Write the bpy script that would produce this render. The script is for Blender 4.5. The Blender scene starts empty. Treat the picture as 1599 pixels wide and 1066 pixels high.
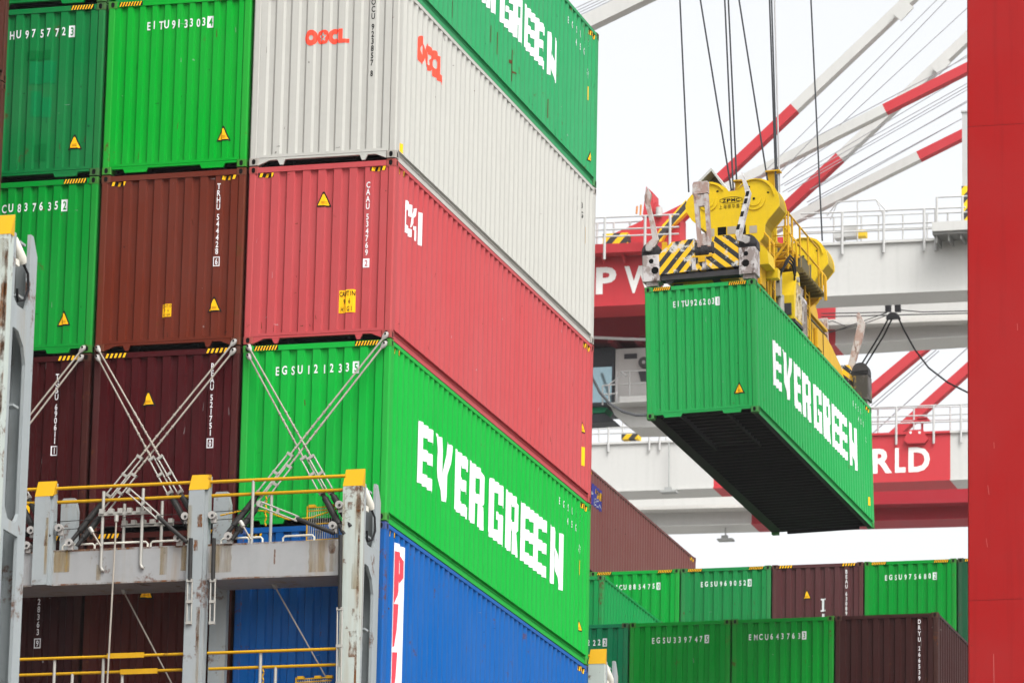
import bpy, math, random
from mathutils import Vector, Matrix, Euler

random.seed(7)
SC = bpy.context.scene
COL = SC.collection
PI = math.pi
R = math.radians

# ---------------------------------------------------------------- camera, sky, sun, exposure
ZS = 18.9                                   # height of the underside of the second visible tier above the quay
PW, PH, FPX = 1599.0, 1066.0, 8132.638      # photo size and focal length in its pixels
CAM_LOC = Vector((23.5119, -75.1624, -17.1765 + ZS))
CAM_ROT = Euler((1.82031855, -0.0200795, 0.27406357), 'XYZ')
cam_data = bpy.data.cameras.new('camera')
cam_data.sensor_width = 36.0
cam_data.lens = FPX / PW * 36.0
cam_data.clip_end = 5000.0
cam_data.clip_start = 1.0
cam_data.dof.use_dof = True                # long lens at a middling stop: near post and far cranes go slightly soft
cam_data.dof.focus_distance = 93.0
cam_data.dof.aperture_fstop = 4.5
cam = bpy.data.objects.new('camera', cam_data)
COL.objects.link(cam)
cam.location = CAM_LOC
cam.rotation_euler = CAM_ROT
SC.camera = cam

SUN_EL, SUN_AZ = R(52), R(45)               # azimuth measured from -Y towards +X
world = bpy.data.worlds.new('World')
SC.world = world
world.use_nodes = True
wn = world.node_tree
for n in list(wn.nodes):
    wn.nodes.remove(n)
w_out = wn.nodes.new('ShaderNodeOutputWorld')
w_bg = wn.nodes.new('ShaderNodeBackground')
w_sky = wn.nodes.new('ShaderNodeTexSky')
w_sky.sky_type = 'NISHITA'
w_sky.sun_disc = False
w_sky.sun_elevation = SUN_EL
w_sky.sun_rotation = PI - SUN_AZ
w_sky.air_density = 1.0
w_sky.dust_density = 6.0
w_sky.ozone_density = 1.0
w_hs = wn.nodes.new('ShaderNodeHueSaturation')   # overcast: the cloud cover takes the blue out of the sky
w_hs.inputs['Saturation'].default_value = 0.12
wn.links.new(w_sky.outputs[0], w_hs.inputs['Color'])
wn.links.new(w_hs.outputs[0], w_bg.inputs['Color'])
w_bg.inputs['Strength'].default_value = 0.15
wn.links.new(w_bg.outputs[0], w_out.inputs[0])

sun_d = bpy.data.lights.new('sun', 'SUN')
sun_d.energy = 0.5
sun_d.angle = R(30)
sun_d.color = (1.0, 0.97, 0.93)
sun = bpy.data.objects.new('sun', sun_d)
COL.objects.link(sun)
sun_dir = Vector((math.sin(SUN_AZ) * math.cos(SUN_EL), -math.cos(SUN_AZ) * math.cos(SUN_EL), math.sin(SUN_EL)))
sun.rotation_euler = sun_dir.to_track_quat('Z', 'Y').to_euler()
sun.location = (30, -40, 80)

SC.view_settings.view_transform = 'Standard'
SC.view_settings.look = 'None'
SC.view_settings.gamma = 1.0
SC.view_settings.use_curve_mapping = False
SC.view_settings.exposure = 1.14
SC.cycles.max_bounces = 6
SC.cycles.volume_bounces = 0

# ---------------------------------------------------------------- measuring: a pixel of the photo and a known plane give a place
CM = CAM_ROT.to_matrix()


def ray(u, v):
    return CM @ Vector(((u - PW / 2) / FPX, -(v - PH / 2) / FPX, -1.0))


def at(u, v, val, axis=1):
    d = ray(u, v)
    s = (val - CAM_LOC[axis]) / d[axis]
    return CAM_LOC + s * d


HANG = Matrix.Translation((-3.416, 29.276, 8.648 + ZS)) @ Euler((0.00544, -0.02955, 0.00289), 'XYZ').to_matrix().to_4x4()
# (fitted as small angles about x, y, z)
HANG = Matrix.Translation((-3.416, 29.276, 8.648 + ZS)) @ Euler((5.44e-3, -2.955e-2, 2.887e-3), 'XYZ').to_matrix().to_4x4()
HI = HANG.inverted()
HI3 = HI.to_3x3()


def hat(u, v, val, axis=1):
    """the same on a plane of the hanging container's own frame"""
    d = HI3 @ ray(u, v)
    o = HI @ CAM_LOC
    s = (val - o[axis]) / d[axis]
    return o + s * d


# ---------------------------------------------------------------- materials
MATS = {}


def nodes_of(name):
    m = bpy.data.materials.new(name)
    m.use_nodes = True
    nt = m.node_tree
    b = nt.nodes['Principled BSDF']
    b.inputs['Specular IOR Level'].default_value = 0.05
    return m, nt, b


def N(nt, kind, **kw):
    n = nt.nodes.new(kind)
    for k, v in kw.items():
        if k.startswith('i_'):
            n.inputs[k[2:]].default_value = v
        else:
            setattr(n, k, v)
    return n


def L(nt, a, b):
    nt.links.new(a, b)


def math_n(nt, op, a, b=None, clamp=False):
    n = nt.nodes.new('ShaderNodeMath')
    n.operation = op
    n.use_clamp = clamp
    for i, x in enumerate((a, b)):
        if x is None:
            continue
        if isinstance(x, (int, float)):
            n.inputs[i].default_value = x
        else:
            nt.links.new(x, n.inputs[i])
    return n.outputs[0]


def mix_c(nt, fac, a, b):
    n = nt.nodes.new('ShaderNodeMix')
    n.data_type = 'RGBA'
    for key, x in ((0, fac), (6, a), (7, b)):
        if isinstance(x, (int, float)):
            n.inputs[key].default_value = x
        elif isinstance(x, (tuple, list)):
            n.inputs[key].default_value = (x[0], x[1], x[2], 1.0)
        else:
            nt.links.new(x, n.inputs[key])
    return n.outputs[2]


def noise(nt, vec, scale, detail=3.0, rough=0.55):
    n = N(nt, 'ShaderNodeTexNoise')
    n.inputs['Scale'].default_value = scale
    n.inputs['Detail'].default_value = detail
    n.inputs['Roughness'].default_value = rough
    if vec is not None:
        L(nt, vec, n.inputs['Vector'])
    return n.outputs['Fac']


def ramp(nt, x, lo, hi):
    n = N(nt, 'ShaderNodeMapRange')
    n.inputs['From Min'].default_value = lo
    n.inputs['From Max'].default_value = hi
    n.clamp = True
    L(nt, x, n.inputs['Value'])
    return n.outputs['Result']


def obj_vec(nt, seed, sc=(1, 1, 1)):
    t = N(nt, 'ShaderNodeTexCoord')
    mp = N(nt, 'ShaderNodeMapping')
    mp.inputs['Location'].default_value = (seed * 3.71, seed * 1.93, seed * 2.47)
    mp.inputs['Scale'].default_value = sc
    L(nt, t.outputs['Object'], mp.inputs['Vector'])
    return mp.outputs[0]


RUST = (0.085, 0.028, 0.010)


def paint(name, rgb, rough=0.5, fade=0.12, rust=0.3, streak=0.3, dust=0.15, seed=None, metal=0.0, rust_scale=2.2, runs=0.0):
    """weathered paint: large faded areas, vertical run marks, rust flecks, a little dust"""
    if name in MATS:
        return MATS[name]
    seed = (sum(map(ord, name)) % 97) if seed is None else seed
    m, nt, b = nodes_of(name)
    v = obj_vec(nt, seed)
    vs = obj_vec(nt, seed + 3, (4, 4, 0.22))
    big = noise(nt, v, 0.55, 3)
    c = mix_c(nt, math_n(nt, 'MULTIPLY', ramp(nt, big, 0.35, 0.7), fade), rgb, tuple(min(1, x * 0.8 + 0.045) for x in rgb))
    st = noise(nt, vs, 1.0, 4, 0.6)
    c = mix_c(nt, math_n(nt, 'MULTIPLY', ramp(nt, st, 0.52, 0.85), streak * 0.6), c, tuple(x * 0.55 + 0.003 for x in rgb))
    if runs > 0:
        ru = noise(nt, obj_vec(nt, seed + 7, (2.6, 2.6, 0.30)), 1.0, 5, 0.62)
        rf = noise(nt, obj_vec(nt, seed + 9, (9, 9, 0.5)), 1.0, 3, 0.6)
        f = math_n(nt, 'MULTIPLY', ramp(nt, ru, 0.56 - 0.06 * runs, 0.72), ramp(nt, rf, 0.35, 0.65))
        c = mix_c(nt, math_n(nt, 'MULTIPLY', f, min(1.0, runs)), c, (0.21, 0.125, 0.045))
    gr = noise(nt, v, 9.0, 5, 0.7)
    c = mix_c(nt, math_n(nt, 'MULTIPLY', ramp(nt, gr, 0.45, 0.75), dust), c, tuple(x * 0.75 + 0.012 for x in rgb))
    if rust > 0:
        r1 = noise(nt, v, rust_scale, 8, 0.72)
        r2 = noise(nt, v, 14.0, 4, 0.6)
        lo = 0.70 - 0.17 * rust
        f = math_n(nt, 'MULTIPLY', ramp(nt, r1, lo, lo + 0.05), ramp(nt, r2, 0.40, 0.56))
        c = mix_c(nt, math_n(nt, 'MULTIPLY', f, 0.85), c, RUST)
    L(nt, c, b.inputs['Base Color'])
    b.inputs['Roughness'].default_value = rough
    b.inputs['Metallic'].default_value = metal
    bp = N(nt, 'ShaderNodeBump')
    bp.inputs['Strength'].default_value = 0.25
    bp.inputs['Distance'].default_value = 0.02
    L(nt, noise(nt, v, 1.7, 4, 0.5), bp.inputs['Height'])
    L(nt, bp.outputs[0], b.inputs['Normal'])
    MATS[name] = m
    return m


def plain(name, rgb, rough=0.55, metal=0.0, var=0.12):
    if name in MATS:
        return MATS[name]
    m, nt, b = nodes_of(name)
    v = obj_vec(nt, sum(map(ord, name)) % 53)
    c = mix_c(nt, math_n(nt, 'MULTIPLY', ramp(nt, noise(nt, v, 6.0, 4, 0.6), 0.4, 0.7), var), rgb, tuple(x * 0.5 for x in rgb))
    L(nt, c, b.inputs['Base Color'])
    b.inputs['Roughness'].default_value = rough
    b.inputs['Metallic'].default_value = metal
    MATS[name] = m
    return m


def striped(name, ca, cb, ax, az, pitch, ay=0.0, scuff=0.0, scuff_rgb=(0.5, 0.5, 0.48), duty=0.5, rough=0.5):
    """hazard stripes: bands of ca and cb along ax*x + ay*y + az*z, scuffed down to the undercoat"""
    if name in MATS:
        return MATS[name]
    m, nt, b = nodes_of(name)
    t = N(nt, 'ShaderNodeTexCoord')
    sep = N(nt, 'ShaderNodeSeparateXYZ')
    L(nt, t.outputs['Object'], sep.inputs[0])
    s = math_n(nt, 'ADD', math_n(nt, 'ADD', math_n(nt, 'MULTIPLY', sep.outputs[0], ax / pitch), math_n(nt, 'MULTIPLY', sep.outputs[2], az / pitch)),
               math_n(nt, 'MULTIPLY', sep.outputs[1], ay / pitch))
    fr = math_n(nt, 'FRACT', math_n(nt, 'ADD', s, 50.0))
    c = mix_c(nt, math_n(nt, 'GREATER_THAN', fr, duty), ca, cb)
    if scuff > 0:
        n1 = noise(nt, t.outputs['Object'], 3.2, 7, 0.75)
        n2 = noise(nt, t.outputs['Object'], 15.0, 4, 0.6)
        lo = 0.66 - 0.2 * scuff
        f = math_n(nt, 'MULTIPLY', ramp(nt, n1, lo, lo + 0.05), ramp(nt, n2, 0.35, 0.5))
        c = mix_c(nt, f, c, scuff_rgb)
        f2 = ramp(nt, noise(nt, t.outputs['Object'], 5.5, 6, 0.7), 0.66, 0.7)
        c = mix_c(nt, f2, c, (0.06, 0.05, 0.045))
    L(nt, c, b.inputs['Base Color'])
    b.inputs['Roughness'].default_value = rough
    MATS[name] = m
    return m


GREEN = (0.004, 0.29, 0.032)
GREEN_DULL = (0.010, 0.205, 0.050)
GREEN_PALE = (0.022, 0.235, 0.085)
BROWN = (0.100, 0.017, 0.008)
MAROON = (0.042, 0.003, 0.0045)
RED = (0.365, 0.054, 0.058)
GREY = (0.385, 0.382, 0.352)
BLUE = (0.001, 0.075, 0.275)
WHITE = plain('white_lettering', (0.64, 0.645, 0.66), 0.55, 0, 0.08)
BLACK = plain('black_paint', (0.012, 0.012, 0.012), 0.5)
YELLOW = plain('yellow_sticker', (0.80, 0.42, 0.012), 0.45, 0, 0.06)
DARK = plain('bitumen_underside', (0.019, 0.020, 0.022), 0.6)
HOLE = plain('casting_hole', (0.006, 0.006, 0.006), 0.9)
COLORS = {}


# ---------------------------------------------------------------- mesh builder
class MB:
    def __init__(s):
        s.v, s.f, s.m, s.s = [], [], [], []

    def poly(s, pts, mi=0, smooth=False):
        n = len(s.v)
        s.v += [tuple(p) for p in pts]
        s.f.append(tuple(range(n, n + len(pts))))
        s.m.append(mi)
        s.s.append(smooth)

    def mesh(s, verts, faces, mi=0, smooth=False):
        n = len(s.v)
        s.v += [tuple(p) for p in verts]
        for f in faces:
            s.f.append(tuple(i + n for i in f))
            s.m.append(mi)
            s.s.append(smooth)

    def box(s, x0, x1, y0, y1, z0, z1, mi=0):
        vs = [(x, y, z) for x in (x0, x1) for y in (y0, y1) for z in (z0, z1)]
        s.mesh(vs, [(0, 1, 3, 2), (4, 6, 7, 5), (0, 4, 5, 1), (2, 3, 7, 6), (0, 2, 6, 4), (1, 5, 7, 3)], mi)

    def cbox(s, x0, x1, y0, y1, z0, z1, c=0.01, mi=0):
        """box whose four vertical edges are chamfered"""
        pl = [(x0 + c, y0), (x1 - c, y0), (x1, y0 + c), (x1, y1 - c), (x1 - c, y1), (x0 + c, y1), (x0, y1 - c), (x0, y0 + c)]
        s.prism(pl, 2, z0, z1, mi)

    def prism(s, pl, axis, a, b, mi=0, mi_side=None):
        """extrude the 2D outline pl along axis; the other two axes keep their order"""
        def p3(q, w):
            return (w, q[0], q[1]) if axis == 0 else (q[0], w, q[1]) if axis == 1 else (q[0], q[1], w)
        n = len(pl)
        va = [p3(q, a) for q in pl]
        vb = [p3(q, b) for q in pl]
        s.mesh(va + vb, [tuple(range(n - 1, -1, -1)), tuple(range(n, 2 * n))], mi)
        k = mi if mi_side is None else mi_side
        s.mesh(va + vb, [(i, (i + 1) % n, n + (i + 1) % n, n + i) for i in range(n)], k)

    def bar(s, p0, p1, w, h, up=(0, 0, 1), mi=0):
        p0, p1 = Vector(p0), Vector(p1)
        d = (p1 - p0).normalized()
        u = Vector(up)
        side = d.cross(u)
        if side.length < 1e-4:
            side = d.cross(Vector((1, 0, 0)))
        side.normalize()
        u = side.cross(d).normalized()
        vs = []
        for p in (p0, p1):
            for a, b in ((-1, -1), (1, -1), (1, 1), (-1, 1)):
                vs.append(p + side * (a * w / 2) + u * (b * h / 2))
        s.mesh(vs, [(3, 2, 1, 0), (4, 5, 6, 7)] + [(i, (i + 1) % 4, 4 + (i + 1) % 4, 4 + i) for i in range(4)], mi)

    def tube(s, pts, r, n=6, mi=0, cap=True):
        pts = [Vector(p) for p in pts]
        rings = []
        up = None
        for i, p in enumerate(pts):
            d = (pts[min(i + 1, len(pts) - 1)] - pts[max(i - 1, 0)]).normalized()
            if up is None:
                up = d.orthogonal().normalized()
            up = (up - d * up.dot(d)).normalized()
            sd = d.cross(up)
            rings.append([p + (up * math.cos(2 * PI * k / n) + sd * math.sin(2 * PI * k / n)) * (r if not isinstance(r, (list, tuple)) else r[i]) for k in range(n)])
        vs = [q for rg in rings for q in rg]
        fs = []
        for i in range(len(pts) - 1):
            for k in range(n):
                fs.append((i * n + k, i * n + (k + 1) % n, (i + 1) * n + (k + 1) % n, (i + 1) * n + k))
        s.mesh(vs, fs, mi, True)
        if cap:
            s.poly(list(reversed(rings[0])), mi)
            s.poly(rings[-1], mi)

    def disc(s, c, axis, r, h, n=20, mi=0, a0=0.0, a1=2 * PI):
        full = abs(a1 - a0 - 2 * PI) < 1e-6
        k = n if full else n + 1
        pl = [(math.cos(a0 + (a1 - a0) * i / n) * r, math.sin(a0 + (a1 - a0) * i / n) * r) for i in range(k)]
        o = [c[i] for i in range(3) if i != axis]
        s.prism([(p[0] + o[0], p[1] + o[1]) for p in pl], axis, c[axis], c[axis] + h, mi)

    def build(s, name, mats, parent=None, world=False, loc=None):
        me = bpy.data.meshes.new(name)
        vs = s.v
        if parent is not None and world:
            inv = WM[parent.name].inverted()
            vs = [tuple(inv @ Vector(p)) for p in vs]
        elif loc is not None:
            vs = [(p[0] - loc[0], p[1] - loc[1], p[2] - loc[2]) for p in vs]
        me.from_pydata(vs, [], s.f)
        if not isinstance(mats, (list, tuple)):
            mats = [mats]
        for m in mats:
            me.materials.append(m)
        me.polygons.foreach_set('material_index', s.m)
        me.polygons.foreach_set('use_smooth', s.s)
        me.update()
        o = bpy.data.objects.new(name, me)
        COL.objects.link(o)
        if parent is not None:
            o.parent = parent
            WM[o.name] = WM[parent.name]
        else:
            o.location = loc or (0, 0, 0)
            WM[o.name] = Matrix.Translation(o.location)
        return o


WM = {}


def tag(o, label, cat, group=None):
    o['label'] = label
    o['category'] = cat
    if group:
        o['group'] = group
    return o


def thing(name, label, cat, mat=None, group=None):
    o = bpy.data.objects.new(name, None)
    COL.objects.link(o)
    o.empty_display_size = 0.3
    m = mat if isinstance(mat, Matrix) else Matrix.Translation(mat or (0, 0, 0))
    o.matrix_world = m
    o.location = m.to_translation()
    o.rotation_euler = m.to_euler()
    WM[o.name] = m
    return tag(o, label, cat, group)


# ---------------------------------------------------------------- lettering
GL = {}


def glyphs(chars, off):
    obs = []
    for ch in chars:
        cu = bpy.data.curves.new('glyph', 'FONT')
        cu.body = ch
        cu.offset = off
        cu.resolution_u = 3
        o = bpy.data.objects.new('glyph', cu)
        COL.objects.link(o)
        obs.append((ch, o, cu))
    bpy.context.view_layer.update()
    dg = bpy.context.evaluated_depsgraph_get()
    for ch, o, cu in obs:
        e = o.evaluated_get(dg)
        me = e.to_mesh()
        vs = [(v.co.x, v.co.y) for v in me.vertices]
        GL[(ch, off)] = (vs, [tuple(p.vertices) for p in me.polygons])
        e.to_mesh_clear()
    for ch, o, cu in obs:
        bpy.data.objects.remove(o)
        bpy.data.curves.remove(cu)


THIN, BOLD, FAT = 0.0, 0.02, 0.034
glyphs('ABCDEFGHIJKLMNOPQRSTUVWXYZ0123456789-\'"', BOLD)
glyphs('HDPWORLZMCE', FAT)
glyphs('H\u4e0a\u6d77\u632f\u534e\u91cd\u5de5', THIN)
CAP = {o: max(v[1] for v in GL[('H', o)][0]) for o in (THIN, BOLD, FAT)}


def glyph_polys(ch, cx, z, h, xs=0.72, off=BOLD, width=None):
    """polygons of one character: centre cx, baseline z, cap height h"""
    vs, fs = GL[(ch, off)]
    k = h / CAP[off]
    x0, x1 = min(v[0] for v in vs), max(v[0] for v in vs)
    if width:
        xs = width / ((x1 - x0) * k)
    mx = (x0 + x1) / 2
    q = [((v[0] - mx) * k * xs + cx, v[1] * k + z) for v in vs]
    return [[q[i] for i in f] for f in fs]


def text_row(txt, s0, s1, z, h, xs=0.72, off=BOLD):
    """characters spread evenly between the centres s0 and s1"""
    out = []
    n = len(txt)
    for i, ch in enumerate(txt):
        if ch != ' ':
            out += glyph_polys(ch, s0 + (s1 - s0) * i / max(1, n - 1), z, h, xs, off)
    return out


def text_col(txt, s, z0, z1, h, xs=0.72, off=BOLD):
    out = []
    n = len(txt)
    for i, ch in enumerate(txt):
        if ch != ' ':
            out += glyph_polys(ch, s, z0 + (z1 - z0) * i / max(1, n - 1) - h, h, xs, off)
    return out


def rect(x0, x1, z0, z1):
    return [(x0, z0), (x1, z0), (x1, z1), (x0, z1)]


BLOCK = {
    'E': [rect(0, .38, 0, 1), rect(.38, 1, .79, 1), rect(.38, .96, .41, .60), rect(.38, 1, 0, .20)],
    'V': [[(0, 1), (.36, 0), (.5, .34), (.34, 1)], [(.66, 1), (.5, .34), (.64, 0), (1, 1)], [(.36, 0), (.64, 0), (.5, .34)]],
    'R': [rect(0, .38, 0, 1), [(.38, .81), (1, .81), (1, .9), (.86, 1), (.38, 1)], rect(.68, 1, .55, .81),
          [(.38, .39), (.92, .39), (1, .46), (1, .55), (.38, .55)], [(.62, 0), (1, 0), (.96, .39), (.62, .39)]],
    'G': [[(0, .06), (.1, 0), (.38, 0), (.38, 1), (.1, 1), (0, .94)], [(.38, .81), (1, .81), (1, .94), (.9, 1), (.38, 1)],
          rect(.38, 1, 0, .19), rect(.66, 1, .19, .5), rect(.5, .66, .36, .5), rect(.66, 1, .66, .81)],
    'N': [rect(0, .31, 0, 1), rect(.70, 1, 0, 1), [(.31, .62), (.70, 0), (.70, .4), (.31, 1)]],
}
EVER = [('E', 1.60, 2.53), ('V', 2.60, 3.55), ('E', 3.71, 4.50), ('R', 4.54, 5.40), ('G', 5.67, 6.68), ('R', 6.73, 7.54), ('E', 7.63, 8.48),
        ('E', 8.53, 9.35), ('N', 9.53, 10.40)]


def evergreen(k=1.0, end=10.40, z0=0.98, h=1.0):
    out = []
    for ch, a, b in EVER:
        a, b = end - (10.40 - a) * k, end - (10.40 - b) * k
        for pl in BLOCK[ch]:
            out.append([(a + (b - a) * x, z0 + h * z) for x, z in pl])
    return out


def cut(pl, x, keep_low):
    out = []
    n = len(pl)
    for i in range(n):
        a, b = pl[i], pl[(i + 1) % n]
        ia = (a[0] <= x) if keep_low else (a[0] >= x)
        ib = (b[0] <= x) if keep_low else (b[0] >= x)
        if ia:
            out.append(a)
        if ia != ib:
            t = (x - a[0]) / (b[0] - a[0])
            out.append((x, a[1] + (b[1] - a[1]) * t))
    return out


class Panel:
    """a corrugated sheet: outward flat, slope, inward flat, slope, repeated; s runs along it"""

    def __init__(s, s0, s1, outw, slope, inw, depth, base, where, to3):
        pitch = outw + inw + 2 * slope
        n = max(1, round((s1 - s0 - outw) / pitch))
        k = (s1 - s0) / (n * pitch + outw)
        s.fold = [(s0, 0.0)]
        p = s0
        for i in range(n):
            for w, d in ((outw, 0.0), (slope, depth), (inw, depth), (slope, 0.0)):
                p += w * k
                s.fold.append((p, d))
        s.fold.append((s1, 0.0))
        s.base, s.to3 = base, to3

    def snap(s, x):
        """nearest middle of a flat: painters set each character on one"""
        best = x
        d = 9
        for (a, da), (b, db) in zip(s.fold, s.fold[1:]):
            if abs(da - db) < 1e-9:
                m = (a + b) / 2
                if abs(m - x) < d:
                    d, best = abs(m - x), m
        return best

    def prof(s, x):
        f = s.fold
        if x <= f[0][0] or x >= f[-1][0]:
            return s.base
        lo, hi = 0, len(f) - 1
        while hi - lo > 1:
            mid = (lo + hi) // 2
            if f[mid][0] <= x:
                lo = mid
            else:
                hi = mid
        a, b = f[lo], f[hi]
        return s.base + a[1] + (b[1] - a[1]) * (x - a[0]) / max(1e-9, b[0] - a[0])

    def sheet(s, mb, z0, z1, mi=0):
        pts = [(x, s.base + d) for x, d in s.fold]
        vs = [s.to3(x, d, z) for x, d in pts for z in (z0, z1)]
        fs = [(2 * i, 2 * i + 2, 2 * i + 3, 2 * i + 1) for i in range(len(pts) - 1)]
        mb.mesh(vs, fs, mi)

    def lay(s, mb, polys, mi, e=0.006):
        folds = [x for x, d in s.fold]
        for pl in polys:
            rest = pl
            xs = [p[0] for p in pl]
            lo, hi = min(xs), max(xs)
            for x in folds:
                if x <= lo + 1e-6 or x >= hi - 1e-6:
                    continue
                left = cut(rest, x, True)
                rest = cut(rest, x, False)
                if len(left) > 2:
                    mb.poly([s.to3(p[0], s._pr(p[0], left) - e, p[1]) for p in left], mi)
            if len(rest) > 2:
                mb.poly([s.to3(p[0], s._pr(p[0], rest) - e, p[1]) for p in rest], mi)

    def _pr(s, x, pl):
        return s.prof(x)


# ---------------------------------------------------------------- containers
W = 2.438
GAP = 0.022
HC = 2.896
L40 = 12.192


def casting(mb, x0, x1, y0, y1, z0, z1, fx, fy):
    """corner casting: block with slotted holes in its end face (fy side) and its flank (fx side)"""
    c = 0.016
    mb.cbox(x0, x1, y0, y1, z0, z1, c, 0)
    xm, zm = (x0 + x1) / 2, (z0 + z1) / 2
    n = 14

    def oval(rx, rz):
        out = []
        for i in range(n):
            a = 2 * PI * i / n
            ca, sa = math.cos(a), math.sin(a)
            out.append((rx * ca, (rz - rx) * (1 if sa >= 0 else -1) + rx * sa))
        return out
    yf = y0 - 0.003 if fy < 0 else y1 + 0.003
    pl = [(xm + p[0], yf, zm + p[1]) for p in oval(0.030, 0.044)]
    mb.poly(pl if fy < 0 else list(reversed(pl)), 1)
    xf = x1 + 0.003 if fx > 0 else x0 - 0.003
    ym = (y0 + y1) / 2
    pl = [(xf, ym + p[0], zm + p[1]) for p in oval(0.026, 0.042)]
    mb.poly(pl if fx > 0 else list(reversed(pl)), 1)


TRI = [(-0.105, -0.085), (0.105, -0.085), (0.012, 0.125), (-0.012, 0.125)]


RUSTM = plain('rust_fleck', (0.085, 0.034, 0.014), 0.8, 0, 0.4)


def wear(pn, mb, mats, rng, rgb, key, n, s0, s1, z0, z1):
    """scrapes, chips and rust flecks, each with a shape of its own"""
    pale = plain(key + '_scrape', tuple(min(0.7, x * 0.6 + 0.16) for x in rgb), 0.6)
    deep = plain(key + '_grime', tuple(x * 0.42 + 0.003 for x in rgb), 0.6)
    for m in (pale, deep, RUSTM):
        if m not in mats:
            mats.append(m)
    for i in range(n):
        s = rng.uniform(s0, s1)
        z = z0 + (z1 - z0) * (rng.random() ** 1.5)
        k = rng.random()
        if k < 0.45:
            w, h = rng.uniform(0.003, 0.007), rng.uniform(0.03, 0.16)
            d = rng.uniform(-0.02, 0.02)
            pl = [(s - w, z), (s + w, z + 0.01), (s + w * 0.4 + d, z + h), (s - w * 0.5 + d, z + h * 0.9)]
        elif k < 0.75:
            m = 7
            r = rng.uniform(0.006, 0.020)
            pl = [(s + r * rng.uniform(0.5, 1.2) * math.cos(2 * PI * j / m), z + r * rng.uniform(0.6, 1.5) * math.sin(2 * PI * j / m)) for j in range(m)]
        else:
            w, h = rng.uniform(0.03, 0.09), rng.uniform(0.003, 0.008)
            pl = [(s, z), (s + w, z + rng.uniform(-0.01, 0.02)), (s + w * 0.9, z + h + 0.01), (s + 0.01, z + h)]
        pl = [(max(s0 - 0.01, min(s1 + 0.01, x)), y) for x, y in pl]
        pn.lay(mb, [pl], mats.index(rng.choice((pale, deep, deep, RUSTM))), 0.0035)


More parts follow.
